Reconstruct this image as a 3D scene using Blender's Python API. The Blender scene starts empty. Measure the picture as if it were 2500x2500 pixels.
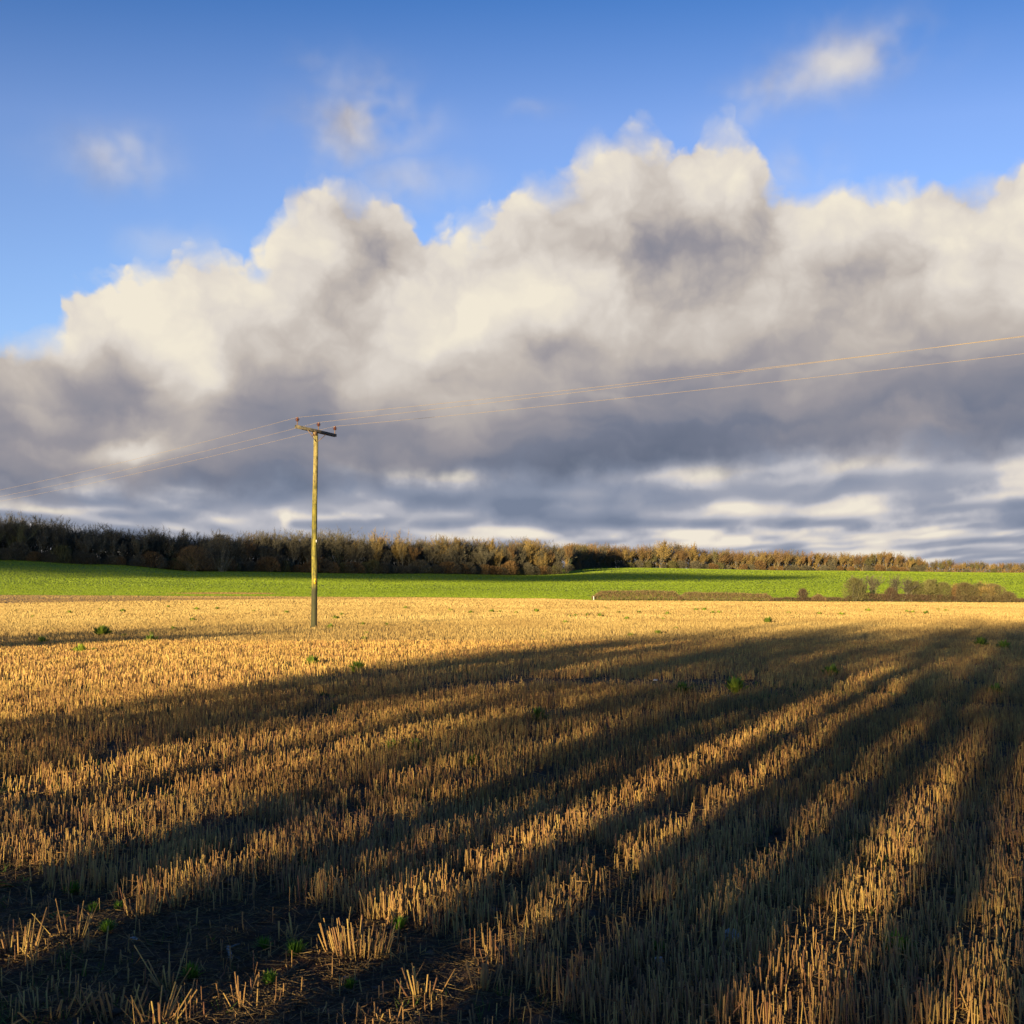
import bpy, math, random
import numpy as np

# ------------------------------------------------------------------ scene, camera, exposure
S = bpy.context.scene
COL = S.collection
R = math.radians
H_EYE = 1.9
F = 2700.0                      # focal length in pixels of the 2500 px photograph
TILT = math.atan(150.0 / F)
EXPO = 1.25
EF = 2 ** EXPO

cam_d = bpy.data.cameras.new('camera')
cam = bpy.data.objects.new('camera', cam_d)
COL.objects.link(cam)
cam_d.sensor_width = 36
cam_d.lens = 36 * F / 2500
cam_d.clip_start = 0.05
cam_d.clip_end = 20000
cam.location = (0, 0, H_EYE)
cam.rotation_euler = (math.pi / 2 + TILT, 0, 0)
S.camera = cam
S.render.resolution_x = 1024
S.render.resolution_y = 1024
S.view_settings.view_transform = 'Standard'
S.view_settings.look = 'None'
S.view_settings.gamma = 1
S.view_settings.use_curve_mapping = False
S.view_settings.exposure = EXPO

ALPHA = R(26.6)                 # the shadows run this far to the right of straight ahead
SUN_EL = R(8.0)


# ------------------------------------------------------------------ node helpers
class NT:
    def __init__(self, tree):
        self.t = tree
        self.x = 0

    def n(self, kind, **kw):
        nd = self.t.nodes.new(kind)
        self.x += 40
        nd.location = (self.x, 0)
        for k, v in kw.items():
            setattr(nd, k, v)
        return nd

    def put(self, sock, v):
        if isinstance(v, bpy.types.NodeSocket):
            self.t.links.new(v, sock)
        else:
            sock.default_value = v

    def m(self, op, a, b=None, c=None, clamp=False):
        nd = self.n('ShaderNodeMath', operation=op)
        nd.use_clamp = clamp
        self.put(nd.inputs[0], a)
        if b is not None:
            self.put(nd.inputs[1], b)
        if c is not None:
            self.put(nd.inputs[2], c)
        return nd.outputs[0]

    def v(self, op, a, b=None):
        nd = self.n('ShaderNodeVectorMath', operation=op)
        self.put(nd.inputs[0], a)
        if b is not None:
            self.put(nd.inputs[1], b)
        return nd.outputs['Value'] if op in ('DOT_PRODUCT', 'LENGTH', 'DISTANCE') else nd.outputs[0]

    def xyz(self, x, y, z):
        nd = self.n('ShaderNodeCombineXYZ')
        for s, v in zip(nd.inputs, (x, y, z)):
            self.put(s, v)
        return nd.outputs[0]

    def sep(self, v):
        nd = self.n('ShaderNodeSeparateXYZ')
        self.put(nd.inputs[0], v)
        return nd.outputs

    def noise(self, vec, scale, detail=4, rough=0.5, dist=0.0):
        nd = self.n('ShaderNodeTexNoise')
        self.put(nd.inputs['Vector'], vec)
        nd.inputs['Scale'].default_value = scale
        nd.inputs['Detail'].default_value = detail
        nd.inputs['Roughness'].default_value = rough
        nd.inputs['Distortion'].default_value = dist
        return nd

    def ramp(self, fac, stops, interp='LINEAR'):
        nd = self.n('ShaderNodeValToRGB')
        cr = nd.color_ramp
        cr.interpolation = interp
        while len(cr.elements) < len(stops):
            cr.elements.new(0.5)
        for e, (p, c) in zip(cr.elements, stops):
            e.position = p
            e.color = (c[0], c[1], c[2], 1) if isinstance(c, (tuple, list)) else (c, c, c, 1)
        self.put(nd.inputs[0], fac)
        return nd.outputs[0]

    def mix(self, fac, a, b, blend='MIX'):
        nd = self.n('ShaderNodeMix', data_type='RGBA', blend_type=blend)
        self.put(nd.inputs[0], fac)
        self.put(nd.inputs[6], a if isinstance(a, bpy.types.NodeSocket) else (*a[:3], 1))
        self.put(nd.inputs[7], b if isinstance(b, bpy.types.NodeSocket) else (*b[:3], 1))
        return nd.outputs[2]

    def maprange(self, v, a, b, c=0.0, d=1.0, kind='SMOOTHSTEP'):
        nd = self.n('ShaderNodeMapRange', interpolation_type=kind)
        self.put(nd.inputs[0], v)
        for i, q in enumerate((a, b, c, d)):
            self.put(nd.inputs[1 + i], q)
        return nd.outputs[0]


def lin(r, g, b):
    def f(c):
        c /= 255.0
        return c / 12.92 if c <= 0.04045 else ((c + 0.055) / 1.055) ** 2.4
    return (f(r), f(g), f(b))


def px_ray(px, row):
    x = (px - 1250) / F
    y = (1250 - row) / F
    d = (x, math.cos(TILT) - y * math.sin(TILT), math.sin(TILT) + y * math.cos(TILT))
    return d


def azel(px, row):
    d = px_ray(px, row)
    l = math.sqrt(d[0] ** 2 + d[1] ** 2 + d[2] ** 2)
    return math.degrees(math.atan2(d[0], d[1])), math.degrees(math.asin(d[2] / l))


# ------------------------------------------------------------------ the sky (world)
W = bpy.data.worlds.new('World')
S.world = W
W.use_nodes = True
W.node_tree.nodes.clear()
N = NT(W.node_tree)
tc = N.n('ShaderNodeTexCoord')
D = tc.outputs['Generated']
dx, dy, dz = N.sep(D)
# stereographic degrees about straight ahead (+Y): seamless except exactly behind
sc_ = N.m('DIVIDE', 114.5916, N.m('ADD', dy, 1.0005))
QX = N.m('MULTIPLY', dx, sc_)
QY = N.m('MAXIMUM', N.m('MULTIPLY', dz, sc_), -1.5)
Q = N.xyz(QX, QY, 0.0)


def qpos(px, row):
    d = px_ray(px, row)
    l = math.sqrt(sum(c * c for c in d))
    k = 114.5916 / (1 + d[1] / l)
    return d[0] / l * k, d[2] / l * k


def noise2(vec, scale, detail, rough=0.5, dist=0.0):
    nd = N.noise(vec, scale, detail, rough, dist)
    nd.noise_dimensions = '2D'
    return nd


sky = N.n('ShaderNodeTexSky', sky_type='NISHITA')
sky.sun_disc = False
sky.sun_elevation = SUN_EL
sky.sun_rotation = math.pi + ALPHA
sky.altitude = 100
sky.air_density = 1.0
sky.dust_density = 0.3
sky.ozone_density = 2.0

# billowing: push the directions about with noise of falling size, and heap the edge up in rounded cells
nw = noise2(Q, 0.085, 1, 0.5)
nw2 = noise2(Q, 0.34, 4, 0.5)
wv = N.v('SUBTRACT', nw.outputs['Color'], (0.5, 0.5, 0.5))
wv2 = N.v('SUBTRACT', nw2.outputs['Color'], (0.5, 0.5, 0.5))


def cells(vec, scale, detail=1.0, smooth=0.35):
    nd = N.n('ShaderNodeTexVoronoi', voronoi_dimensions='2D', feature='SMOOTH_F1')
    N.put(nd.inputs['Vector'], vec)
    nd.inputs['Scale'].default_value = scale
    nd.inputs['Detail'].default_value = detail
    nd.inputs['Roughness'].default_value = 0.45
    nd.inputs['Lacunarity'].default_value = 2.2
    nd.inputs['Smoothness'].default_value = smooth
    return nd.outputs['Distance']


W2 = N.v('MULTIPLY', wv2, (2.4, 1.7, 0.0))
PW = N.v('ADD', N.v('MULTIPLY', wv, (1.5, 1.0, 0.0)), N.v('ADD', Q, W2))
PS = N.v('ADD', N.v('MULTIPLY', wv, (4.0, 3.0, 0.0)), N.v('ADD', Q, N.v('MULTIPLY', wv2, (2.6, 2.2, 0.0))))
PL = N.v('ADD', Q, N.v('MULTIPLY', wv2, (3.5, 0.5, 0.0)))
puff = cells(PW, 0.27, 3.0, 0.38)
azw, elw, _z = N.sep(PW)
wx2, wy2, wz2 = N.sep(wv2)
K = 57.29578 / F
_rot = {}


def rotated(P, rot):
    if not rot:
        return P
    key = (P, rot)
    if key not in _rot:
        vr = N.n('ShaderNodeVectorRotate', rotation_type='Z_AXIS')
        N.put(vr.inputs['Vector'], P)
        vr.inputs['Angle'].default_value = R(rot)
        _rot[key] = vr.outputs[0]
    return _rot[key]


def blob(P, px, row, sx, sy, rot=0):
    """soft ellipse; rot turns its long side: + rises to the right"""
    a, e = qpos(px, row)
    c, s = math.cos(R(-rot)), math.sin(R(-rot))
    a, e = a * c - e * s, a * s + e * c
    ix, iy = 1 / (sx * K), 1 / (sy * K)
    nd = N.n('ShaderNodeVectorMath', operation='MULTIPLY_ADD')
    N.put(nd.inputs[0], rotated(P, -rot))
    N.put(nd.inputs[1], (ix, iy, 0.0))
    N.put(nd.inputs[2], (-a * ix, -e * iy, 0.0))
    return N.m('POWER', 0.5, N.v('DOT_PRODUCT', nd.outputs[0], nd.outputs[0]))


TOP = [(-1200, 1000), (-600, 930), (-200, 850), (0, 800), (120, 795), (165, 700), (300, 655), (430, 605), (500, 575),
       (600, 600), (665, 560), (690, 450), (760, 425), (850, 440), (960, 450), (1000, 540), (1080, 545), (1150, 520),
       (1250, 460), (1320, 415), (1400, 350), (1480, 325), (1570, 292), (1650, 312), (1750, 290), (1840, 315),
       (1910, 400), (1970, 450), (2100, 445), (2300, 415), (2450, 395), (2600, 370), (3000, 450), (3600, 700)]
fc = N.n('ShaderNodeFloatCurve')
cv = fc.mapping.curves[0]
pts = []
for px, row in TOP:
    a, e = qpos(px, row)
    pts.append(((a + 60) / 120, e / 30))
pts = [(0.0, 0.22)] + pts + [(1.0, 0.22)]
cv.points[0].location = pts[0]
cv.points[1].location = pts[-1]
for p in pts[1:-1]:
    cv.points.new(*p)
for p in cv.points:
    p.handle_type = 'AUTO_CLAMPED'
fc.mapping.update()
N.put(fc.inputs['Value'], N.maprange(azw, -60.0, 60.0, 0.0, 1.0, 'LINEAR'))
top = N.m('MULTIPLY', fc.outputs[0], 30.0)
soft = N.maprange(wz2, -0.14, 0.16, 0.35, 2.0)
heap = N.m('MULTIPLY', N.m('SUBTRACT', 0.40, puff), 1.5)
dmain = N.maprange(N.m('DIVIDE', N.m('ADD', N.m('SUBTRACT', top, elw), heap), soft), -0.55, 1.0)

# loose wisps above the bank
wisps = None
for (px, row, sx, sy, a, rot) in [(275, 385, 90, 55, .50, 0), (880, 285, 105, 70, .85, 0), (830, 350, 70, 55, .5, 0),
                                  (2070, 145, 120, 55, .78, 10), (1930, 200, 120, 42, .6, 20), (1000, 440, 100, 40, .40, 0),
                                  (740, 150, 50, 20, .12, 0), (1300, 275, 50, 14, .15, 0), (430, 600, 90, 35, .25, 0), (1960, 400, 70, 50, .3, 0)]:
    g = N.m('MULTIPLY', blob(PW, px, row, sx, sy, rot), a)
    wisps = g if wisps is None else N.m('MAXIMUM', wisps, g)
wn = noise2(Q, 0.26, 3, 0.5)
wisps = N.m('MULTIPLY', wisps, N.maprange(wn.outputs['Fac'], 0.28, 0.62))

# light and shade of the clouds
LB = [  # px, row, sx, sy, amount, rotation
    (1730, 350, 220, 70, .16, 0), (1450, 400, 160, 70, .12, 20), (1230, 560, 230, 90, .16, 20),
    (1180, 760, 220, 70, .30, 10), (1060, 850, 95, 50, .42, 30), (1480, 770, 230, 60, .20, 0), (1080, 640, 120, 80, .12, 0),
    (1620, 600, 150, 70, -.46, 0), (1885, 520, 45, 100, -.34, 0), (1880, 670, 150, 60, -.16, 0),
    (2130, 510, 200, 80, .10, 10), (2450, 620, 120, 120, .24, 0), (2230, 680, 160, 60, -.14, 0), (2000, 760, 240, 50, .06, 0),
    (560, 650, 200, 80, .30, 10), (320, 750, 150, 60, .32, 0), (880, 600, 100, 70, -.34, 0), (770, 450, 130, 50, .06, 0),
    (720, 780, 130, 70, -.02, 0), (490, 910, 65, 90, .44, 0), (110, 850, 190, 40, .30, 0), (70, 950, 110, 40, .20, 0), (300, 910, 90, 50, -.08, 0),
    (740, 960, 150, 70, -.12, 0), (880, 900, 120, 50, .10, 20), (250, 1030, 300, 24, -.02, 0), (330, 1090, 80, 30, .50, 0), (150, 1110, 200, 30, .20, 0), (60, 1010, 120, 26, .22, 0), (430, 1000, 70, 40, .14, 0),
    (2350, 1000, 420, 60, -.08, 0), (1350, 900, 500, 40, .08, 8), (2100, 860, 350, 40, .06, 8), (1980, 975, 200, 28, .16, 0), (620, 1080, 160, 30, .10, 0)]
L = None


def accum(L, P, b):
    px, row, sx, sy, a, rot = b
    g = blob(P, px, row, sx, sy, rot)
    a *= 0.86 if P is PS else 1.0
    return N.m('MULTIPLY', g, a) if L is None else N.m('MULTIPLY_ADD', g, a, L)


for b_ in LB:
    L = accum(L, PS, b_)
# bank: grey flat base below, bright above; rounded heaps catch the light, the creases between them stay grey
lift = N.m('SUBTRACT', QY, N.m('MULTIPLY', QX, 0.055))
L0 = N.maprange(lift, 5.5, 15.0, 0.22, 0.86, 'LINEAR')
hgh = N.maprange(lift, 8.0, 15.0, 0.25, 1.0)
r0 = noise2(Q, 0.10, 4, 0.5)
relief = N.m('ADD', N.m('MULTIPLY', N.m('SUBTRACT', 0.42, puff), 0.38), N.m('MULTIPLY', N.m('SUBTRACT', r0.outputs['Fac'], 0.5), 0.45))
rb = noise2(N.v('MULTIPLY', PS, (0.07, 0.30, 0.0)), 1.0, 3, 0.5)
base_rel = N.m('MULTIPLY', N.m('SUBTRACT', rb.outputs['Fac'], 0.5), N.maprange(lift, 8.0, 15.0, 0.75, 0.0))
Lup = N.m('ADD', N.m('ADD', N.m('ADD', L, base_rel), L0), N.m('ADD', N.m('MULTIPLY', relief, hgh), N.m('MULTIPLY', wisps, 0.1)))
Lup = N.m('MULTIPLY_ADD', Lup, 0.90, 0.065)
# far cloud deck seen edge on: layered puffs, lit on their upper left, smaller towards the horizon
qyc = N.m('ADD', N.m('MAXIMUM', QY, 0.0), 3.6)
st = N.xyz(N.m('DIVIDE', N.m('ADD', QX, 3.0), qyc), N.m('DIVIDE', 19.0, qyc), 0.0)
st = N.v('ADD', st, N.v('MULTIPLY', wv2, (0.5, 0.30, 0.0)))
st = N.v('MULTIPLY', st, (0.62, 0.72, 0.0))
st1 = noise2(st, 0.9, 3, 0.5)
c1 = cells(st, 1.5, 1.0, 0.5)
c2 = cells(N.v('ADD', st, (0.05, -0.16, 0.0)), 1.5, 1.0, 0.5)
bandL = N.m('ADD', N.maprange(QY, 0.2, 3.0, 0.66, 0.48), N.m('ADD', N.m('MULTIPLY', N.m('SUBTRACT', st1.outputs['Fac'], 0.5), 0.9), N.m('MULTIPLY', N.m('SUBTRACT', c2, c1), 1.0)))
BB = [(1760, 1152, 130, 18, .26, 0), (2250, 1135, 180, 18, .24, 0), (1450, 1210, 130, 15, .24, 0), (2170, 1212, 90, 20, .24, 0),
      (2430, 1212, 100, 18, .26, 0), (1790, 1235, 60, 10, .3, 0), (860, 1140, 55, 28, .42, 0),
      (700, 1268, 28, 16, .5, 0), (840, 1262, 60, 8, .42, 0), (1120, 1160, 60, 12, .2, 0),
      (1900, 1278, 900, 10, -.22, 0), (600, 1180, 300, 20, -.10, 0), (1850, 1306, 620, 14, .50, 0), (2300, 1330, 300, 20, .14, 0), (150, 1243, 260, 8, .28, 0),
      (1200, 1120, 700, 22, -.16, 0)]
for b_ in BB:
    bandL = accum(bandL, PL, b_)
low = N.maprange(N.m('ADD', lift, N.m('MULTIPLY', wy2, 3.0)), 4.0, 6.4)      # 0 low, 1 high
c_up = N.ramp(Lup, [(0.0, lin(92, 103, 124)), (0.22, lin(118, 124, 142)), (0.42, lin(154, 150, 156)), (0.6, lin(192, 183, 176)),
                    (0.8, lin(222, 214, 205)), (1.0, lin(241, 232, 214))])
c_lo = N.ramp(bandL, [(0.0, lin(120, 131, 153)), (0.3, lin(141, 149, 168)), (0.5, lin(160, 164, 178)), (0.7, lin(194, 193, 199)),
                      (0.85, lin(222, 214, 206)), (1.0, lin(240, 231, 215))])
c_cl = N.mix(low, c_lo, c_up)
dens = N.m('MAXIMUM', dmain, wisps, clamp=True)
# clouds lit by a sun behind the observer: all a little brighter straight ahead than overhead, one colour throughout
c_cl = N.v('MULTIPLY', c_cl, (1 / EF, 1 / EF, 1 / EF))
c_sky = N.v('MULTIPLY', sky.outputs[0], N.ramp(N.m('MULTIPLY', QY, 0.02), [(0.30, (0.97, 0.98, 1.30)), (0.45, (0.92, 0.91, 1.24)), (0.60, (0.27, 0.56, 1.00)), (1.0, (0.22, 0.46, 0.88))]))
bg1 = N.n('ShaderNodeBackground')
N.put(bg1.inputs[0], c_sky)
bg1.inputs[1].default_value = 0.085
bg2 = N.n('ShaderNodeBackground')
N.put(bg2.inputs[0], c_cl)
bg2.inputs[1].default_value = 1.0
mx = N.n('ShaderNodeMixShader')
N.put(mx.inputs[0], dens)
N.put(mx.inputs[1], bg1.outputs[0])
N.put(mx.inputs[2], bg2.outputs[0])
wo = N.n('ShaderNodeOutputWorld')
N.put(wo.inputs[0], mx.outputs[0])

# ------------------------------------------------------------------ the sun
sd = bpy.data.lights.new('sun', 'SUN')
sd.energy = 5.0
sd.angle = R(0.5)
sd.color = (1.0, 0.80, 0.42)
sun = bpy.data.objects.new('sun', sd)
COL.objects.link(sun)
# light travels along (sin a, cos a) and down
import mathutils
sun.rotation_euler = mathutils.Vector((math.sin(ALPHA) * math.cos(SUN_EL), math.cos(ALPHA) * math.cos(SUN_EL), -math.sin(SUN_EL))).to_track_quat('-Z', 'Y').to_euler()


# ------------------------------------------------------------------ object helpers
def tag(o, label=None, cat=None, group=None, kind=None):
    if label:
        o['label'] = label
    if cat:
        o['category'] = cat
    if group:
        o['group'] = group
    if kind:
        o['kind'] = kind
    return o


def empty(name, loc=(0, 0, 0), rz=0.0, sc=None):
    o = bpy.data.objects.new(name, None)
    o.empty_display_size = 0.2
    COL.objects.link(o)
    o.location = loc
    o.rotation_euler = (0, 0, rz)
    if sc is not None:
        o.scale = sc
    return o


def link(name, me, parent=None):
    o = bpy.data.objects.new(name, me)
    COL.objects.link(o)
    if parent is not None:
        o.parent = parent
    return o


class MB:
    """collects vertices and faces (all triangles or quads) with one float attribute 'tint' per vertex"""
    def __init__(self):
        self.v, self.f3, self.f4, self.t = [], [], [], []
        self.n = 0

    def add(self, v, f3=None, f4=None, t=None):
        v = np.asarray(v, dtype=np.float32).reshape(-1, 3)
        if f3 is not None and len(f3):
            self.f3.append(np.asarray(f3, dtype=np.int64).reshape(-1, 3) + self.n)
        if f4 is not None and len(f4):
            self.f4.append(np.asarray(f4, dtype=np.int64).reshape(-1, 4) + self.n)
        self.v.append(v)
        self.t.append(np.zeros(len(v), np.float32) if t is None else np.broadcast_to(np.asarray(t, np.float32), (len(v),)))
        self.n += len(v)

    def mesh(self, name, mat, smooth=False):
        v = np.concatenate(self.v)
        f3 = np.concatenate(self.f3) if self.f3 else np.zeros((0, 3), np.int64)
        f4 = np.concatenate(self.f4) if self.f4 else np.zeros((0, 4), np.int64)
        me = bpy.data.meshes.new(name)
        me.vertices.add(len(v))
        me.vertices.foreach_set('co', v.ravel())
        nl = len(f3) * 3 + len(f4) * 4
        me.loops.add(nl)
        me.loops.foreach_set('vertex_index', np.concatenate([f3.ravel(), f4.ravel()]).astype(np.int32))
        me.polygons.add(len(f3) + len(f4))
        st_ = np.concatenate([np.arange(len(f3)) * 3, len(f3) * 3 + np.arange(len(f4)) * 4]).astype(np.int32)
        me.polygons.foreach_set('loop_start', st_)
        if smooth:
            me.polygons.foreach_set('use_smooth', np.ones(len(f3) + len(f4), bool))
        me.update(calc_edges=True)
        at = me.attributes.new('tint', 'FLOAT', 'POINT')
        at.data.foreach_set('value', np.concatenate(self.t).astype(np.float32))
        for m_ in (mat if isinstance(mat, list) else [mat]):
            me.materials.append(m_)
        return me

    # a batch of thin triangles (twigs, blades, leaves)
    def slivers(self, base, tip, w, rng, t=0.0, side=None):
        base = np.asarray(base, np.float32)
        tip = np.asarray(tip, np.float32)
        n = len(base)
        if n == 0:
            return
        d = tip - base
        if side is None:
            r = rng.normal(size=(n, 3))
            side = np.cross(d, r)
        side = side / (np.linalg.norm(side, axis=1, keepdims=True) + 1e-9)
        w = np.broadcast_to(np.asarray(w, np.float32), (n,))[:, None]
        v = np.stack([base - side * w / 2, base + side * w / 2, tip], 1).reshape(-1, 3)
        f = np.arange(3 * n).reshape(n, 3)
        tt = np.repeat(np.broadcast_to(np.asarray(t, np.float32), (n,)), 3)
        self.add(v, f3=f, t=tt)

    # a batch of prisms with k sides, tapering
    def prisms(self, p0, p1, r0, r1, k=3, t=0.0, cap=True, rng=None):
        p0 = np.asarray(p0, np.float32).reshape(-1, 3)
        p1 = np.asarray(p1, np.float32).reshape(-1, 3)
        n = len(p0)
        if n == 0:
            return
        d = p1 - p0
        d = d / (np.linalg.norm(d, axis=1, keepdims=True) + 1e-9)
        ref = np.where(np.abs(d[:, 2:3]) > 0.9, np.array([[1.0, 0, 0]]), np.array([[0, 0, 1.0]]))
        u = np.cross(d, ref)
        u /= np.linalg.norm(u, axis=1, keepdims=True)
        w = np.cross(d, u)
        r0 = np.broadcast_to(np.asarray(r0, np.float32), (n,))
        r1 = np.broadcast_to(np.asarray(r1, np.float32), (n,))
        ph = rng.uniform(0, 6.28, n) if rng is not None else np.zeros(n)
        ring0, ring1 = [], []
        for i in range(k):
            a = ph + 2 * math.pi * i / k
            o = u * np.cos(a)[:, None] + w * np.sin(a)[:, None]
            ring0.append(p0 + o * r0[:, None])
            ring1.append(p1 + o * r1[:, None])
        v = np.stack(ring0 + ring1, 1).reshape(-1, 3)
        b = (np.arange(n) * 2 * k)[:, None]
        f4 = []
        for i in range(k):
            j = (i + 1) % k
            f4.append(np.concatenate([b + i, b + j, b + k + j, b + k + i], 1))
        f3 = None
        if cap and k == 3:
            f3 = np.concatenate([b + 3, b + 4, b + 5], 1)
        elif cap:
            f3 = np.concatenate([np.concatenate([b + k, b + k + i, b + k + i + 1], 1) for i in range(1, k - 1)])
        tt = np.repeat(np.broadcast_to(np.asarray(t, np.float32), (n,)), 2 * k)
        self.add(v, f3=f3, f4=np.concatenate(f4), t=tt)

    def tube(self, pts_, rad, k=8, t=0.0, caps=True):
        pts_ = [mathutils.Vector(p) for p in pts_]
        rings = []
        prev = None
        for i, p in enumerate(pts_):
            a = pts_[max(i - 1, 0)]
            b = pts_[min(i + 1, len(pts_) - 1)]
            d = (b - a).normalized()
            if prev is None:
                ref = mathutils.Vector((1, 0, 0)) if abs(d.z) > 0.9 else mathutils.Vector((0, 0, 1))
                u = d.cross(ref).normalized()
            else:
                u = (prev - d * prev.dot(d)).normalized()
            prev = u
            w = d.cross(u)
            r = rad[i] if isinstance(rad, (list, tuple)) else rad
            rings += [p + (u * math.cos(2 * math.pi * j / k) + w * math.sin(2 * math.pi * j / k)) * r for j in range(k)]
        f4 = []
        m_ = len(pts_)
        for i in range(m_ - 1):
            for j in range(k):
                q = (j + 1) % k
                f4.append((i * k + j, i * k + q, (i + 1) * k + q, (i + 1) * k + j))
        f3 = []
        if caps:
            f3 += [(0, j + 1, j) for j in range(1, k - 1)]
            o = (m_ - 1) * k
            f3 += [(o, o + j, o + j + 1) for j in range(1, k - 1)]
        self.add([tuple(r) for r in rings], f3=f3, f4=f4, t=t)

    def box(self, c, s, M=None, t=0.0):
        v = [((i & 1) - .5, ((i >> 1) & 1) - .5, ((i >> 2) & 1) - .5) for i in range(8)]
        v = [mathutils.Vector((a[0] * s[0], a[1] * s[1], a[2] * s[2])) for a in v]
        if M is not None:
            v = [M @ a for a in v]
        v = [tuple(a + mathutils.Vector(c)) for a in v]
        self.add(v, f4=[(0, 2, 3, 1), (4, 5, 7, 6), (0, 1, 5, 4), (2, 6, 7, 3), (0, 4, 6, 2), (1, 3, 7, 5)], t=t)

    def lathe(self, prof, c=(0, 0, 0), k=16, t=0.0):
        v = []
        for (r, z) in prof:
            for j in range(k):
                a = 2 * math.pi * j / k
                v.append((c[0] + r * math.cos(a), c[1] + r * math.sin(a), c[2] + z))
        f4 = []
        for i in range(len(prof) - 1):
            for j in range(k):
                q = (j + 1) % k
                f4.append((i * k + j, i * k + q, (i + 1) * k + q, (i + 1) * k + j))
        self.add(v, f4=f4, t=t)


# ------------------------------------------------------------------ materials
def material(name):
    m_ = bpy.data.materials.new(name)
    m_.use_nodes = True
    m_.node_tree.nodes.clear()
    nt = NT(m_.node_tree)
    out = nt.n('ShaderNodeOutputMaterial')
    return m_, nt, out


def plant_mat(name, c0, c1, c2, transl=0.25, rough=0.7, rand=0.35, bright=1.0):
    """colour runs c0..c1..c2 with the per-vertex tint; a share of the light passes through"""
    m_, nt, out = material(name)
    at = nt.n('ShaderNodeAttribute', attribute_name='tint')
    oi = nt.n('ShaderNodeObjectInfo')
    f = nt.m('ADD', at.outputs['Fac'], nt.m('MULTIPLY', nt.m('SUBTRACT', oi.outputs['Random'], 0.5), rand))
    c = nt.ramp(f, [(0.0, c0), (0.5, c1), (1.0, c2)])
    d = nt.n('ShaderNodeBsdfPrincipled')
    nt.put(d.inputs['Base Color'], c)
    d.inputs['Roughness'].default_value = rough
    d.inputs['Specular IOR Level'].default_value = 0.25
    if transl > 0:
        tr = nt.n('ShaderNodeBsdfTranslucent')
        nt.put(tr.inputs['Color'], c)
        mxx = nt.n('ShaderNodeMixShader')
        mxx.inputs[0].default_value = transl
        nt.put(mxx.inputs[1], d.outputs[0])
        nt.put(mxx.inputs[2], tr.outputs[0])
        nt.put(out.inputs[0], mxx.outputs[0])
    else:
        nt.put(out.inputs[0], d.outputs[0])
    return m_


def soil_mat(name, c0, c1, c2, scale=3.0, bump=0.6, bscale=18.0, patch=None):
    m_, nt, out = material(name)
    g = nt.n('ShaderNodeNewGeometry')
    P = g.outputs['Position']
    a = nt.noise(P, scale, 8, 0.62)
    b = nt.noise(P, scale * 0.13, 4, 0.5)
    f = nt.m('ADD', nt.m('MULTIPLY', a.outputs['Fac'], 0.75), nt.m('MULTIPLY', b.outputs['Fac'], 0.35))
    c = nt.ramp(f, [(0.33, c0), (0.52, c1), (0.72, c2)])
    if patch:
        for (x, y, sx, sy, col) in patch:
            v = nt.v('MULTIPLY', nt.v('SUBTRACT', P, (x, y, 0)), (1 / sx, 1 / sy, 0))
            q = nt.m('ADD', nt.v('LENGTH', v), nt.m('MULTIPLY', nt.m('SUBTRACT', a.outputs['Fac'], 0.5), 1.6))
            c = nt.mix(nt.maprange(q, 1.1, 0.5), c, col)
    d = nt.n('ShaderNodeBsdfPrincipled')
    nt.put(d.inputs['Base Color'], c)
    d.inputs['Roughness'].default_value = 0.95
    d.inputs['Specular IOR Level'].default_value = 0.15
    bn = nt.noise(P, bscale, 8, 0.65)
    bp = nt.n('ShaderNodeBump')
    bp.inputs['Strength'].default_value = bump
    bp.inputs['Distance'].default_value = 0.05
    nt.put(bp.inputs['Height'], bn.outputs['Fac'])
    nt.put(d.inputs['Normal'], bp.outputs[0])
    nt.put(out.inputs[0], d.outputs[0])
    return m_


M_STRAW = plant_mat('straw', (0.24, 0.108, 0.056), (0.42, 0.228, 0.076), (0.57, 0.385, 0.108), 0.12, 0.6, 0.0)
M_STRAW_FAR = plant_mat('straw_far', (0.24, 0.147, 0.054), (0.42, 0.283, 0.10), (0.54, 0.385, 0.15), 0.12, 0.7, 0.0)
M_LITTER = plant_mat('straw_litter', (0.07, 0.045, 0.028), (0.20, 0.125, 0.05), (0.42, 0.28, 0.10), 0.0, 0.8, 0.0)
M_CROP = plant_mat('winter_crop', (0.10, 0.150, 0.010), (0.195, 0.262, 0.015), (0.285, 0.34, 0.022), 0.30, 0.5, 0.0)
M_GRASS = plant_mat('grass_blades', (0.05, 0.12, 0.015), (0.13, 0.25, 0.025), (0.24, 0.38, 0.04), 0.35, 0.5, 0.3)
M_WEED = plant_mat('weed_leaves', (0.07, 0.10, 0.02), (0.17, 0.23, 0.03), (0.32, 0.38, 0.04), 0.35, 0.5, 0.5)
M_DRYGRASS = plant_mat('dry_grass', (0.12, 0.10, 0.04), (0.22, 0.19, 0.06), (0.34, 0.27, 0.10), 0.3, 0.7, 0.0)
M_TW_GREY = plant_mat('twigs_grey', (0.060, 0.052, 0.038), (0.11, 0.092, 0.060), (0.17, 0.145, 0.095), 0.0, 0.9, 0.5)
M_TW_OCHRE = plant_mat('twigs_ochre', (0.12, 0.080, 0.030), (0.23, 0.150, 0.050), (0.33, 0.225, 0.078), 0.0, 0.9, 0.6)
M_TW_RUSSET = plant_mat('twigs_russet', (0.105, 0.060, 0.028), (0.195, 0.112, 0.048), (0.28, 0.165, 0.068), 0.0, 0.9, 0.6)
M_TW_GOLD = plant_mat('twigs_gold', (0.18, 0.12, 0.045), (0.27, 0.18, 0.065), (0.36, 0.25, 0.09), 0.0, 0.9, 0.2)
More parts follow.
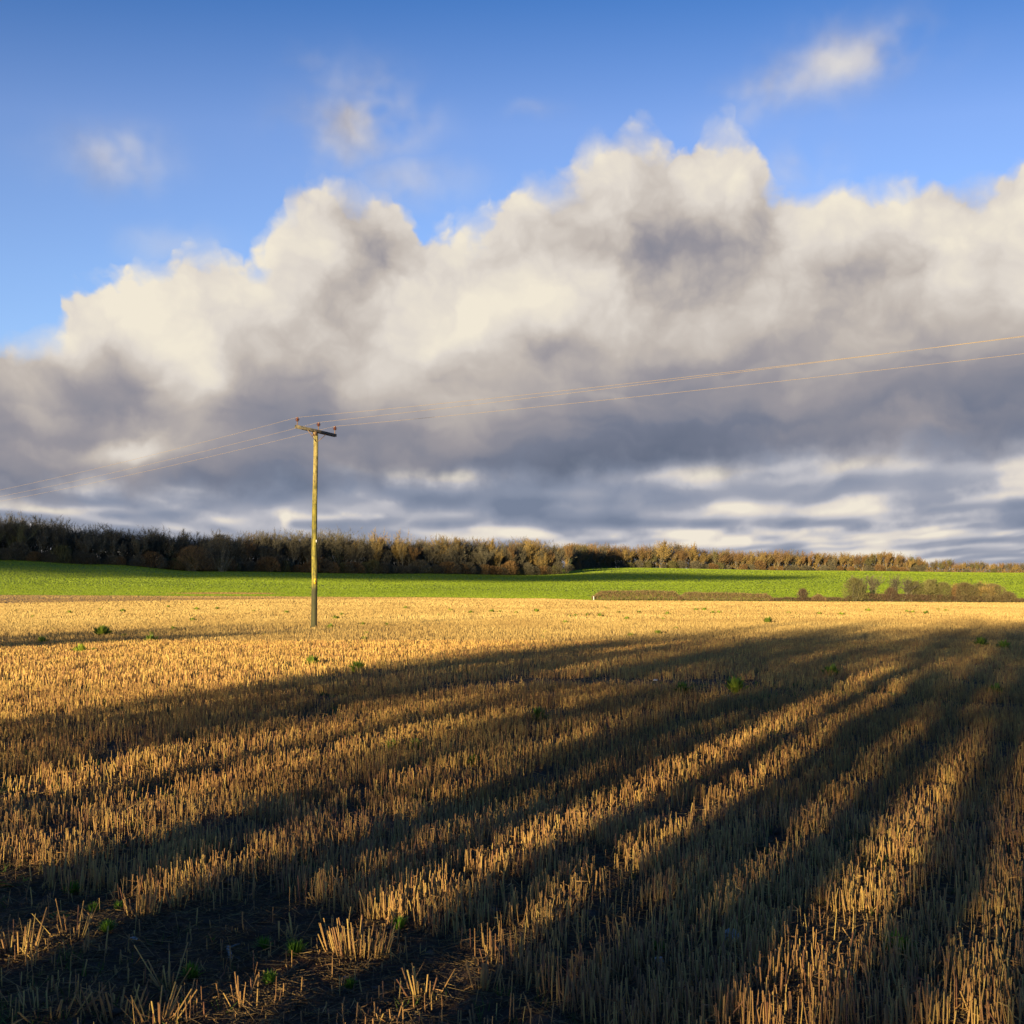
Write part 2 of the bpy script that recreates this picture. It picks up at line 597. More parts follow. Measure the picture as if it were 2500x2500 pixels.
M_TW_OLIVE = plant_mat('twigs_olive', (0.075, 0.068, 0.028), (0.13, 0.115, 0.045), (0.18, 0.16, 0.06), 0.0, 0.9, 0.4)
M_BARK = plant_mat('bark', (0.10, 0.088, 0.062), (0.17, 0.148, 0.10), (0.27, 0.235, 0.16), 0.0, 0.9, 0.5)
M_IVY = plant_mat('ivy_leaves', (0.012, 0.024, 0.012), (0.025, 0.042, 0.018), (0.05, 0.07, 0.03), 0.05, 0.5, 0.2)


# ------------------------------------------------------------------ terrain
KPX = np.array([-900, 0, 250, 500, 1000, 1300, 1500, 2000, 2500, 3600], float)
KT = (KPX - 1250) / F
KY = np.array([-400, 0, 20, 47, 80, 120, 170, 250, 350, 450, 600, 750, 1300, 3000, 9000], float)
KZ = np.array([
    [0, 0, -.1, -.45, -.85, -1.35, -1.30, 2.5, 7.5, 10, 13, 15, 18, 25, 30],
    [0, 0, -.1, -.45, -.85, -1.43, -1.37, 1.5, 6.6, 9, 12, 14, 16, 20, 25],
    [0, 0, -.1, -.45, -.85, -1.42, -1.45, 0.7, 4.8, 6, 8, 9, 10, 12, 12],
    [0, 0, -.1, -.45, -.85, -1.42, -1.55, 0.1, 2.4, 3.5, 5, 6, 7, 8, 8],
    [0, 0, -.1, -.45, -.90, -1.45, -1.75, -.5, 1.1, 2.6, 4.5, 5, 5, 5, 4],
    [0, 0, -.1, -.45, -.95, -1.50, -1.95, -.9, .4, 1.5, 4.0, 5, 5, 4, 3],
    [0, 0, -.1, -.45, -1.0, -1.60, -2.30, -1.2, .6, 2.6, 4.9, 5.4, 5, 3, 2],
    [0, 0, -.1, -.45, -1.0, -1.65, -2.45, -1.6, 0, 1.8, 3.2, 3.6, 3.4, 2, 1.9],
    [0, 0, -.1, -.45, -1.0, -1.70, -2.60, -1.9, -.3, 1.0, 2.0, 2.3, 2.2, 1.8, 1.8],
    [0, 0, -.1, -.45, -1.0, -1.70, -2.60, -1.9, -.3, 1.0, 2.0, 2.3, 2.2, 1.8, 1.8]])


def hermite(xk, yk, x):
    x = np.clip(x, xk[0], xk[-1])
    i = np.clip(np.searchsorted(xk, x, side='right') - 1, 0, len(xk) - 2)
    d = np.diff(yk) / np.diff(xk)
    mk = np.empty_like(yk)
    mk[1:-1] = np.where(d[:-1] * d[1:] > 0, 2 * d[:-1] * d[1:] / (d[:-1] + d[1:] + 1e-12), 0)
    mk[0], mk[-1] = d[0], d[-1]
    h = xk[i + 1] - xk[i]
    s = (x - xk[i]) / h
    return ((2 * s ** 3 - 3 * s ** 2 + 1) * yk[i] + (s ** 3 - 2 * s ** 2 + s) * h * mk[i]
            + (-2 * s ** 3 + 3 * s ** 2) * yk[i + 1] + (s ** 3 - s ** 2) * h * mk[i + 1])


def vnoise(x, y, seed):
    """value noise on a grid, for uneven ground and patchy growth"""
    xi, yi = np.floor(x).astype(np.int64), np.floor(y).astype(np.int64)
    fx, fy = x - xi, y - yi
    fx, fy = fx * fx * (3 - 2 * fx), fy * fy * (3 - 2 * fy)

    def hsh(a, b):
        h = (a * 374761393 + b * 668265263 + seed * 974711) & 0x7fffffff
        h = (h ^ (h >> 13)) * 1274126177 & 0x7fffffff
        return ((h ^ (h >> 16)) & 0xffff) / 65535.0
    return (hsh(xi, yi) * (1 - fx) + hsh(xi + 1, yi) * fx) * (1 - fy) + (hsh(xi, yi + 1) * (1 - fx) + hsh(xi + 1, yi + 1) * fx) * fy


def fbm(x, y, seed, o=3):
    s, a, n_ = 0, 0.5, 0
    for i in range(o):
        s = s + a * vnoise(x * 2 ** i, y * 2 ** i, seed + i)
        n_ += a
        a *= 0.5
    return s / n_


def ground_z(X, Y, rough=True):
    X = np.asarray(X, float)
    Y = np.asarray(Y, float)
    t = np.clip(X / np.maximum(Y, 8.0), KT[0], KT[-1])
    rows_ = np.stack([hermite(KY, KZ[i], Y) for i in range(len(KT))], 0)
    j = np.clip(np.searchsorted(KT, t, side='right') - 1, 0, len(KT) - 2)
    s = (t - KT[j]) / (KT[j + 1] - KT[j])
    s = s * s * (3 - 2 * s)
    za = np.take_along_axis(rows_, j[None], 0)[0]
    zb = np.take_along_axis(rows_, (j + 1)[None], 0)[0]
    z = za * (1 - s) + zb * s
    if rough:
        near = np.clip(1 - (np.hypot(X, Y) - 25) / 40, 0, 1)
        z = z + near * (0.05 * (fbm(X * 0.9, Y * 0.9, 5) - .5) + 0.05 * (fbm(X * 5, Y * 5, 9) - .5) + 0.03 * (fbm(X * 17, Y * 17, 13, 2) - .5) * np.clip(1 - (np.hypot(X, Y) - 9) / 5, 0, 1))
    return z


def gz(x, y):
    return float(ground_z(np.array([x]), np.array([y]))[0])


def ground_at(px, row):
    """world point of the ground under a pixel of the photograph"""
    d = px_ray(px, row)
    lo, hi = 1.0, 3000.0
    tt = np.geomspace(2.0, 2500, 4000)
    X, Y, Z = d[0] * tt, d[1] * tt, H_EYE + d[2] * tt
    g = ground_z(X, Y)
    i = np.argmax(Z < g)
    return float(X[i]), float(Y[i]), float(g[i])


def to_px(X, Y, Z):
    c, s = math.cos(TILT), math.sin(TILT)
    dz_ = Z - H_EYE
    fwd = Y * c + dz_ * s
    up = -Y * s + dz_ * c
    return 1250 + F * X / fwd, 1250 - F * up / fwd


def curve_px(xs_, ys_):
    return lambda t: np.interp(t, (np.array(xs_, float) - 1250) / F, ys_)


Y_STUB = curve_px([-900, 0, 400, 760, 1000, 1300, 1500, 3600], [112, 120, 132, 148, 158, 166, 167, 167])   # far edge of stubble
Y_GREEN = curve_px([-900, 0, 760, 1000, 1300, 1500, 3600], [168, 168, 169, 170, 169, 170.0, 170.0])         # near edge of green field


def grid_mesh(name, X, Y, mat, smooth=True, dz_=0.0):
    ny, nx = X.shape
    Z = ground_z(X, Y) + dz_
    b = MB()
    idx = np.arange(nx * ny).reshape(ny, nx)
    f = np.stack([idx[:-1, :-1], idx[:-1, 1:], idx[1:, 1:], idx[1:, :-1]], -1).reshape(-1, 4)
    b.add(np.stack([X, Y, Z], -1).reshape(-1, 3), f4=f)
    return b.mesh(name, mat, smooth)


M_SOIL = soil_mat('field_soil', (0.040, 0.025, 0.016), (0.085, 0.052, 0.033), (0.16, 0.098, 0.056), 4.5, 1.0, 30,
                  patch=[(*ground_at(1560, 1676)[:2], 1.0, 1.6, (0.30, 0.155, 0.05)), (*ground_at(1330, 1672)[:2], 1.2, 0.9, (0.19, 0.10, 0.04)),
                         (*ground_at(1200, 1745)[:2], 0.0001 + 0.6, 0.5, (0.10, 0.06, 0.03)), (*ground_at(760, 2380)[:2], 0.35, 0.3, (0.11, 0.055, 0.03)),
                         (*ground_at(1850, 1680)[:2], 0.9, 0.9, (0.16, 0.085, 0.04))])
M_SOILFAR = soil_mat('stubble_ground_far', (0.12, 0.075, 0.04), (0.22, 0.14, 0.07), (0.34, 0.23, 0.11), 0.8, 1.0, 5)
M_TRACK = soil_mat('track_soil', (0.17, 0.105, 0.06), (0.26, 0.165, 0.09), (0.34, 0.22, 0.12), 0.35, 1.0, 2.0)
M_GREENSOIL = soil_mat('crop_ground', (0.10, 0.14, 0.012), (0.15, 0.20, 0.015), (0.20, 0.25, 0.02), 0.3, 1.0, 2.0,
                       patch=[(-48.0, 186.0, 10.0, 6.0, (0.22, 0.11, 0.05))])
M_FAR = soil_mat('far_ground', (0.05, 0.06, 0.02), (0.08, 0.09, 0.025), (0.11, 0.11, 0.04), 0.02, 0.5, 0.5)

# near part of the stubble field: an ordinary grid, fine where it is close to the camera
xs = np.concatenate([np.linspace(-90, -7, 60)[:-1], np.linspace(-7, 7, 281)[:-1], np.linspace(7, 90, 60)])
ys = np.concatenate([np.linspace(-120, 2.5, 50)[:-1], np.linspace(2.5, 12, 191)[:-1], np.linspace(12, 30, 60)])
X_, Y_ = np.meshgrid(xs, ys)
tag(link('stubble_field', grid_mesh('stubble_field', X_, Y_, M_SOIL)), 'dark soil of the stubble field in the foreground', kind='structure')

tt_ = np.concatenate([np.linspace(-3.0, -0.6, 20)[:-1], np.linspace(-0.6, 0.6, 241)[:-1], np.linspace(0.6, 3.0, 20)])


def zone(name, ya, yb, ny, mat, label):
    T, U = np.meshgrid(tt_, np.linspace(0, 1, ny))
    A, B = ya(T), yb(T)
    Yz = A * (B / A) ** U
    o = link(name, grid_mesh(name, T * Yz, Yz, mat))
    return tag(o, label, kind='structure')


const = lambda c: (lambda t: np.full_like(t, c, dtype=float))
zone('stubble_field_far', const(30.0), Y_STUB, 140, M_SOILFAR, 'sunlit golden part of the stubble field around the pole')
zone('field_track', Y_STUB, Y_GREEN, 12, M_TRACK, 'pale brown strip of bare soil between stubble and green field')
zone('green_field', Y_GREEN, const(900.0), 90, M_GREENSOIL, 'rising bright green field in front of the woods')
zone('far_ground', const(900.0), const(9000.0), 14, M_FAR, 'flat land beyond the woods')

# ------------------------------------------------------------------ stubble, straw, crop (ground cover)
rng = np.random.default_rng(11)


def bare_factor(px, row, X, Y):
    """how thick the stubble stands (1 full, 0 bare)"""
    d = np.ones_like(px)
    edge = np.interp(px, [-400, 0, 150, 300, 500, 700, 800, 1000, 1150, 1300, 1500], [2120, 2135, 2185, 2205, 2215, 2195, 2230, 2270, 2340, 2430, 2560])
    d = np.where(row > edge, 0.15, d)
    left = (px < 230) & (row > 2270) & (row < 2430)
    d = np.where(left, 0.36, d)
    bottom = (row > 2440) & (px < 1300)
    d = np.where(bottom, 0.30, d)
    # bare wheel marks further out
    w1 = np.exp(-((row - np.interp(px, [900, 1300, 1900], [1690, 1668, 1672])) / 12.0) ** 2) * (px > 1080) * (px < 1860)
    w2 = np.exp(-((row - np.interp(px, [1700, 2500], [1672, 1735])) / 9.0) ** 2) * (px > 1700)
    w3 = np.exp(-((row - np.interp(px, [500, 1100], [1668, 1640])) / 7.0) ** 2) * (px > 600) * (px < 1080)
    d = d * (1 - 0.93 * w1) * (1 - 0.6 * w2) * (1 - 0.6 * w3)
    return d


def sample_wedge(y0, y1, dens, tmax):
    """random points in the field of view, with some margin"""
    area = tmax * (y1 ** 2 - y0 ** 2)
    n = int(area * dens)
    u = rng.uniform(0, 1, n)
    Y = np.sqrt(y0 ** 2 + u * (y1 ** 2 - y0 ** 2))
    X = rng.uniform(-tmax, tmax, n) * Y
    return X, Y


RD = np.array([math.cos(R(7)), math.sin(R(7))])     # direction of the drilled rows
RN = np.array([-RD[1], RD[0]])


def snap_rows(X, Y, spacing, spread):
    a = X * RD[0] + Y * RD[1]
    b = X * RN[0] + Y * RN[1]
    b = (np.round(b / spacing) + rng.normal(0, spread, len(b))) * spacing
    return a * RD[0] + b * RN[0], a * RD[1] + b * RN[1]


sb = MB()
# near stubble: every stalk a hollow-topped prism
for (y0, y1, dens, tm, k, rad, hh) in [(3.0, 9.0, 820, 0.64, 4, .0026, .152), (9.0, 19.0, 520, 0.56, 3, .0034, .155), (19.0, 34.0, 430, 0.54, 0, .0042, .16)]:
    X, Y = sample_wedge(y0, y1, dens, tm)
    X, Y = snap_rows(X, Y, 0.13, 0.13)
    px, row = to_px(X, Y, ground_z(X, Y))
    cl = fbm(X * 3.2, Y * 3.2, 21, 3)
    keep = rng.uniform(0, 1, len(X)) < bare_factor(px, row, X, Y) * np.clip((cl - 0.32) * 4.6, 0.07, 1)
    X, Y = X[keep], Y[keep]
    Z = ground_z(X, Y)
    n = len(X)
    hgt = hh * (0.82 + 0.36 * fbm(X * 1.7, Y * 1.7, 31, 2)) * rng.uniform(0.72, 1.12, n)
    bf = bare_factor(*to_px(X, Y, Z), X, Y)
    hgt = np.where(bf < .5, hgt * rng.uniform(.25, .95, n), hgt)
    broken = rng.uniform(0, 1, n) < np.where(bf < .5, .5, .22)
    hgt = np.where(broken, hgt * rng.uniform(.3, .8, n), hgt)
    lean = rng.normal(0, 0.085, (n, 2)) + 0.10 * (np.stack([fbm(X * 2, Y * 2, 41, 2), fbm(X * 2, Y * 2, 51, 2)], 1) - .5)
    lean[broken] *= 3.5
    p0 = np.stack([X, Y, Z - 0.01], 1)
    p1 = p0 + np.stack([lean[:, 0] * hgt, lean[:, 1] * hgt, hgt], 1)
    t = np.clip(0.32 + 0.38 * fbm(X * .8, Y * .8, 61, 2) + rng.normal(0, .24, n), 0, 1)
    t = np.clip(t + np.clip((Y - 12) / 22, 0, 1) * .16, 0, 1)
    r = rad * rng.uniform(.7, 1.35, n) * (1 + .25 * np.clip((Y - 19) / 15, 0, 1))
    if k:
        sb.prisms(p0, p1, r * 1.05, r, k, t, cap=(k == 4), rng=rng)
    else:
        yw = rng.uniform(-1.5, 1.5, n)
        sw = np.stack([np.cos(yw), np.sin(yw), 0 * yw], 1) * r[:, None] * 1.15
        sb.add(np.stack([p0 - sw, p0 + sw, p1 + sw, p1 - sw], 1).reshape(-1, 3), f4=np.arange(4 * n).reshape(n, 4), t=np.repeat(t, 4))
    # dry leaf sheaths hanging off some stalks
    m_ = rng.uniform(0, 1, n) < (0.5 if y0 < 9 else 0.25)
    q = p0[m_] + (p1 - p0)[m_] * rng.uniform(.2, .9, (m_.sum(), 1))
    dd = rng.normal(0, 1, (m_.sum(), 3)) * [1, 1, .5] + [0, 0, -.3]
    dd = dd / np.linalg.norm(dd, axis=1, keepdims=True) * rng.uniform(.03, .11, (m_.sum(), 1))
    sb.slivers(q, q + dd, rad * 2.4, rng, np.clip(t[m_] - .15, 0, 1))
tag(link('stubble', sb.mesh('stubble', M_STRAW)), 'cut straw stubble standing in the foreground of the field', 'stubble', kind='stuff')

sf = MB()
for (y0, y1, dens, tm, wd, hh) in [(34.0, 60.0, 150, 0.54, .0115, .165), (60.0, 100.0, 50, 0.54, .025, .175), (100.0, 168.0, 16, .54, .06, .19)]:
    X, Y = sample_wedge(y0, y1, dens, tm)
    keep = (Y < Y_STUB(X / Y)) & (rng.uniform(0, 1, len(X)) < np.clip((fbm(X * .5, Y * .5, 23, 3) - .22) * 4, .25, 1))
    X, Y = X[keep], Y[keep]
    n = len(X)
    Z = ground_z(X, Y)
    hgt = hh * rng.uniform(.6, 1.15, n)
    p0 = np.stack([X, Y, Z - .02], 1)
    yaw = rng.uniform(-1.1, 1.1, n) * np.clip(1.5 - (Y - 34) / 60, 1, 1.5)
    sd_ = np.stack([np.cos(yaw), np.sin(yaw), 0 * yaw], 1) * wd * rng.uniform(.6, 1.4, n)[:, None] / 2
    lean = rng.normal(0, .12, (n, 2)) * hgt[:, None]
    p1 = p0 + np.stack([lean[:, 0], lean[:, 1], hgt], 1)
    v = np.stack([p0 - sd_, p0 + sd_, p1 + sd_, p1 - sd_], 1).reshape(-1, 3)
    t = np.clip(0.15 + 0.6 * fbm(X * .25, Y * .12, 71, 3) + rng.normal(0, .2, n) - .22 * np.clip(1 - (Y - 34) / 25, 0, 1), 0, 1)
    sf.add(v, f4=np.arange(4 * n).reshape(n, 4), t=np.repeat(t, 4))
tag(link('distant_stubble', sf.mesh('distant_stubble', M_STRAW_FAR)), 'golden sunlit stubble out towards and past the pole', 'stubble', kind='stuff')

# loose straw and chaff lying on the soil
lt = MB()
for (y0, y1, dens, tm, rad) in [(3.0, 8.0, 1500, .64, .0024), (8.0, 18.0, 230, .56, .0036), (18., 50., 40, .54, .008)]:
    X, Y = sample_wedge(y0, y1, dens, tm)
    n = len(X)
    Z = ground_z(X, Y)
    yaw = rng.uniform(0, 6.28, n)
    ln = rng.gamma(2.4, .028, n) + .015
    el_ = rng.normal(.0, .16, n)
    d = np.stack([np.cos(yaw) * np.cos(el_), np.sin(yaw) * np.cos(el_), np.abs(np.sin(el_))], 1) * ln[:, None]
    p0 = np.stack([X, Y, Z + .004], 1)
    t = np.clip(rng.beta(1.3, 2.6, n) + (0.15 if y0 > 8 else 0), 0, 1)
    lt.prisms(p0, p0 + d, rad * rng.uniform(.5, 1.2, n), rad * .6, 3, t, cap=False, rng=rng)
tag(link('loose_straw', lt.mesh('loose_straw', M_LITTER)), 'loose broken straw and chaff scattered over the soil', 'straw', kind='stuff')

# clods and small stones of the bare soil near the camera
X, Y = sample_wedge(3.0, 13.0, 26, .62)
n = len(X)
cz = MB()
sz_ = rng.gamma(2.0, .008, n) + .006
dirs = np.array([[1, 0, 0], [0, 1, 0], [-1, 0, 0], [0, -1, 0], [0, 0, .7], [0, 0, -.5]])
vv = dirs[None] * sz_[:, None, None] * rng.uniform(.7, 1.3, (n, 6, 1)) + rng.normal(0, .25, (n, 6, 3)) * sz_[:, None, None]
vv += np.stack([X, Y, ground_z(X, Y)], 1)[:, None, :]
fo = np.array([[0, 1, 4], [1, 2, 4], [2, 3, 4], [3, 0, 4], [1, 0, 5], [2, 1, 5], [3, 2, 5], [0, 3, 5]])
cz.add(vv.reshape(-1, 3), f3=(fo[None] + (np.arange(n) * 6)[:, None, None]).reshape(-1, 3))
M_CLOD = soil_mat('clods', (0.045, 0.03, 0.02), (0.10, 0.068, 0.046), (0.20, 0.15, 0.11), 9.0, 0.8, 60)
tag(link('soil_clods', cz.mesh('soil_clods', M_CLOD)), 'crumbs and clods of soil with small stones on the near ground', 'soil', kind='stuff')
# thin seedlings of self-sown corn and weeds between the stalks
X, Y = sample_wedge(3.2, 30.0, 34, .58)
kp = rng.uniform(0, 1, len(X)) < np.clip((fbm(X * 1.1, Y * 1.1, 131, 3) - .52) * 9, 0, 1)
X, Y = X[kp], Y[kp]
X, Y = np.repeat(X, 5) + rng.normal(0, .025, len(X) * 5), np.repeat(Y, 5) + rng.normal(0, .025, len(Y) * 5)
n = len(X)
p0 = np.stack([X, Y, ground_z(X, Y)], 1)
sd = MB()
sd.slivers(p0, p0 + np.stack([rng.normal(0, .025, n), rng.normal(0, .025, n), rng.uniform(.02, .075, n)], 1), .0045 + .0004 * Y, rng, rng.uniform(0, .6, n))
M_SEED = plant_mat('seedlings', (0.05, 0.085, 0.02), (0.11, 0.16, 0.03), (0.18, 0.24, 0.04), 0.3, 0.6, 0.0)
tag(link('seedlings', sd.mesh('seedlings', M_SEED)), 'scattered small green seedlings between the stalks', 'seedlings', kind='stuff')

# low trash and chaff on the pale track
tk = MB()
n = 60000
T = rng.uniform(-.56, .56, n)
U = rng.uniform(0, 1, n)
Yt = Y_STUB(T) + U * (Y_GREEN(T) - Y_STUB(T))
Xt = T * Yt
Zt = ground_z(Xt, Yt)
p0 = np.stack([Xt, Yt, Zt - .01], 1)
yaw = rng.uniform(-1.2, 1.2, n)
side = np.stack([np.cos(yaw), np.sin(yaw), 0 * yaw], 1)
tk.slivers(p0, p0 + np.stack([rng.normal(0, .03, n), rng.normal(0, .03, n), rng.uniform(.04, .10, n)], 1), .11, rng,
           np.clip(.02 + .5 * (fbm(Xt * .05, Yt * .25, 91, 3) - .4) + .22 * (U > .55) + rng.normal(0, .08, n), 0, 1), side=side)
Xb, Yb = -48 + rng.normal(0, 4.2, 3500), 186 + rng.normal(0, 2.2, 3500)
p0 = np.stack([Xb, Yb, ground_z(Xb, Yb) - .01], 1)
tk.slivers(p0, p0 + np.array([0, 0, .09]), .16, rng, rng.uniform(0, .15, 3500))
tag(link('track_trash', tk.mesh('track_trash', M_STRAW_FAR)), 'short trash and chaff on the pale brown strip before the green field', 'chaff', kind='stuff')

# winter crop leaves of the green field, seen almost edge on
cb = MB()
rng = np.random.default_rng(5)
for (y0, y1, step, wd, hh) in [(169, 215, 0.7, .13, .10), (215, 300, 1.2, .19, .115), (300, 430, 2.0, .28, .125), (430, 800, 3.6, .5, .14)]:
    rows_y = np.arange(y0, y1, step)
    for Yr in rows_y:
        n = int(2 * 0.56 * Yr / (wd * 1.05))
        t_ = rng.uniform(-.56, .56, n)
        Yn = Yr + rng.uniform(-.5, .5, n) * step
        Xn = t_ * Yn
        k = Yn > Y_GREEN(t_)
        k &= ~(((Xn + 48) / 9) ** 2 + ((Yn - 186) / 5) ** 2 < rng.uniform(.7, 1.2, n))
        Xn, Yn = Xn[k], Yn[k]
        n = len(Xn)
        Z = ground_z(Xn, Yn)
        hgt = hh * rng.uniform(.5, 1.3, n)
        yaw = rng.uniform(-.8, .8, n)
        side = np.stack([np.cos(yaw), np.sin(yaw), 0 * yaw], 1)
        p0 = np.stack([Xn, Yn, Z - .02], 1)
        p1 = p0 + np.stack([rng.normal(0, .05, n), rng.normal(0, .05, n), hgt], 1)
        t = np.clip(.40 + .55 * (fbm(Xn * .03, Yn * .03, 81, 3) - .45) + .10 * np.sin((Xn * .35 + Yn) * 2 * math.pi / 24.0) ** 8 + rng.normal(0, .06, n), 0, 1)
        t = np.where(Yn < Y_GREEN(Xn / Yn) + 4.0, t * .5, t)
        cb.slivers(p0, p1, wd * 1.6, rng, t, side=side)
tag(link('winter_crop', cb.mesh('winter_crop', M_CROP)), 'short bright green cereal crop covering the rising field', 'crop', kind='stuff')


# ------------------------------------------------------------------ bare trees
def grow_tree(seed, Ht, spread=0.42, trunk_frac=0.35, r0=None, levels=4, twigs=900, twig_len=1.3, twig_w=.055, stems=1,
              up=0.35, kids=(5, 5, 4), wig=.12, min_twig_z=0.25, thin=1.0):
    """limbs as (p0,p1,r0,r1) lists and twigs as (base, tip)"""
    rs = random.Random(seed)
    rg = np.random.default_rng(seed)
    V = mathutils.Vector
    segs = []
    tips = []
    r0 = r0 or Ht * 0.014

    def rv():
        return V((rs.gauss(0, 1), rs.gauss(0, 1), rs.gauss(0, 1)))

    def branch(p, d, ln, r, lvl):
        n = 4 if lvl == 0 else 3
        pts_ = [p.copy()]
        rr = r
        for i in range(n):
            d = (d + rv() * wig + V((0, 0, up * (0.25 if lvl == 0 else .22)))).normalized()
            q = p + d * (ln / n)
            r2 = rr * (0.86 if lvl == 0 else .78)
            segs.append((p.copy(), q.copy(), rr, r2, lvl))
            if lvl >= 1:
                tips.append((p.copy(), q.copy(), lvl))
            p = q
            rr = r2
            pts_.append(p.copy())
        if lvl + 1 < levels:
            kn = kids[min(lvl, len(kids) - 1)]
            for j in range(kn):
                f = (0.45 + 0.55 * (j + rs.random()) / kn) if lvl == 0 else (0.25 + .75 * (j + rs.random()) / kn)
                f = min(f, 1.0) * n
                i = min(int(f), n - 1)
                s = pts_[i].lerp(pts_[i + 1], f - i)
                side = rv()
                side = (side - d * side.dot(d)).normalized()
                dd = (d * (1 - spread) + side * (spread * (1.2 if lvl == 0 else 1.35)) + V((0, 0, up * .5))).normalized()
                l2 = ln * (rs.uniform(.55, .95) if lvl == 0 else rs.uniform(.45, .75))
                branch(s, dd, l2, max(rr * rs.uniform(.55, .8), r * .3) * thin, lvl + 1)
    for s_ in range(stems):
        a = rs.uniform(0, 6.28)
        off = V((math.cos(a), math.sin(a), 0)) * (0 if stems == 1 else Ht * .03)
        d = (V((0, 0, 1)) + off * (1.2 / max(Ht * .03, .01)) * (0 if stems == 1 else .35) + rv() * .05).normalized()
        branch(off, d, Ht * (trunk_frac + .18) * (1 if stems == 1 else rs.uniform(.75, 1.05)), r0 / math.sqrt(stems), 0)
    zmax = max(s[1].z for s in segs) + twig_len * .5
    k = Ht / zmax
    # twigs
    tt = [t for t in tips if t[1].z * k > Ht * min_twig_z]
    base = np.zeros((twigs, 3))
    tip = np.zeros((twigs, 3))
    for i in range(twigs):
        a, b, l = rs.choice(tt)
        s = a.lerp(b, rs.random())
        d = ((b - a).normalized() * .75 + rv() * .55 + V((0, 0, up * .5))).normalized()
        e = s + d * twig_len * rs.uniform(.4, 1.15)
        base[i] = s * k
        tip[i] = e * k
    S_ = [(s[0] * k, s[1] * k, s[2], s[3], s[4]) for s in segs]
    return S_, base, tip, rg, twig_w


def tree_meshes(nm, spec, bark, twig, ivy=False, k=4):
    S_, base, tip, rg, tw = spec
    a = MB()
    n = len(S_)
    a.prisms([tuple(s[0]) for s in S_], [tuple(s[1]) for s in S_], np.array([s[2] for s in S_]), np.array([s[3] for s in S_]), k,
             np.clip(.5 + rg.normal(0, .15, n), 0, 1), cap=False)
    tm = a.mesh(nm + '_trunk', bark)
    b = MB()
    b.slivers(base, tip, tw * rg.uniform(.6, 1.5, len(base)), rg, np.clip(.5 + rg.normal(0, .22, len(base)), 0, 1))
    cm = b.mesh(nm + '_crown', twig)
    im = None
    if ivy:
        c = MB()
        tr = [s for s in S_ if s[4] <= 1]
        m_ = 1400
        P0 = np.zeros((m_, 3))
        for i in range(m_):
            s = tr[rg.integers(len(tr))]
            f = rg.uniform()
            q = s[0].lerp(s[1], f)
            rr = (.45 if s[4] == 0 else .28) * (1.2 if ivy == 'big' else 1)
            o = rg.normal(0, 1, 3)
            o = o / np.linalg.norm(o) * rr * rg.uniform(.5, 1.25)
            P0[i] = (q.x + o[0], q.y + o[1], q.z + o[2])
        dd = rg.normal(0, 1, (m_, 3))
        dd = dd / np.linalg.norm(dd, axis=1, keepdims=True) * rg.uniform(.12, .30, (m_, 1))
        c.slivers(P0, P0 + dd, .22, rg, np.clip(.4 + rg.normal(0, .25, m_), 0, 1))
        im = c.mesh(nm + '_ivy', M_IVY)
    return tm, cm, im


def place_tree(name, meshes, loc, rz, sc, label, group, cat='tree'):
    o = empty(name, loc, rz, sc)
    tag(o, label, cat, group)
    link('trunk', meshes[0], o)
    link('crown', meshes[1], o)
    if meshes[2] is not None:
        link('ivy', meshes[2], o)
    return o


VAR = {'grey': [], 'ochre': [], 'russet': [], 'ivy': [], 'gold': [], 'olive': []}
for kind, mat_, cnt in (('grey', M_TW_GREY, 5), ('ochre', M_TW_OCHRE, 4), ('russet', M_TW_RUSSET, 4), ('olive', M_TW_OLIVE, 3)):
    for i in range(cnt):
        sp = grow_tree(100 + 17 * len(VAR[kind]) + ord(kind[0]), 15, spread=.31 + .05 * (i % 3), trunk_frac=.24 + .05 * (i % 2),
                       twigs=2800, twig_len=1.3, twig_w=.075, stems=1 + i % 3, up=.48, kids=(6, 5, 3), r0=.20, min_twig_z=.12)
        VAR[kind].append(tree_meshes('bare_tree_' + kind, sp, M_BARK, mat_))
for i in range(3):
    sp = grow_tree(501 + i, 14, spread=.36, trunk_frac=.4, twigs=1600, twig_len=1.2, twig_w=.085, up=.4, kids=(6, 4, 3), r0=.2)
    VAR['ivy'].append(tree_meshes('ivy_tree', sp, M_BARK, M_TW_GREY, ivy='big'))
for i in range(2):
    sp = grow_tree(601 + i, 15, spread=.30, trunk_frac=.4, twigs=2200, twig_len=1.3, twig_w=.075, up=.6, kids=(8, 5, 3), r0=.17)
    VAR['gold'].append(tree_meshes('birch', sp, M_BARK, M_TW_GOLD))


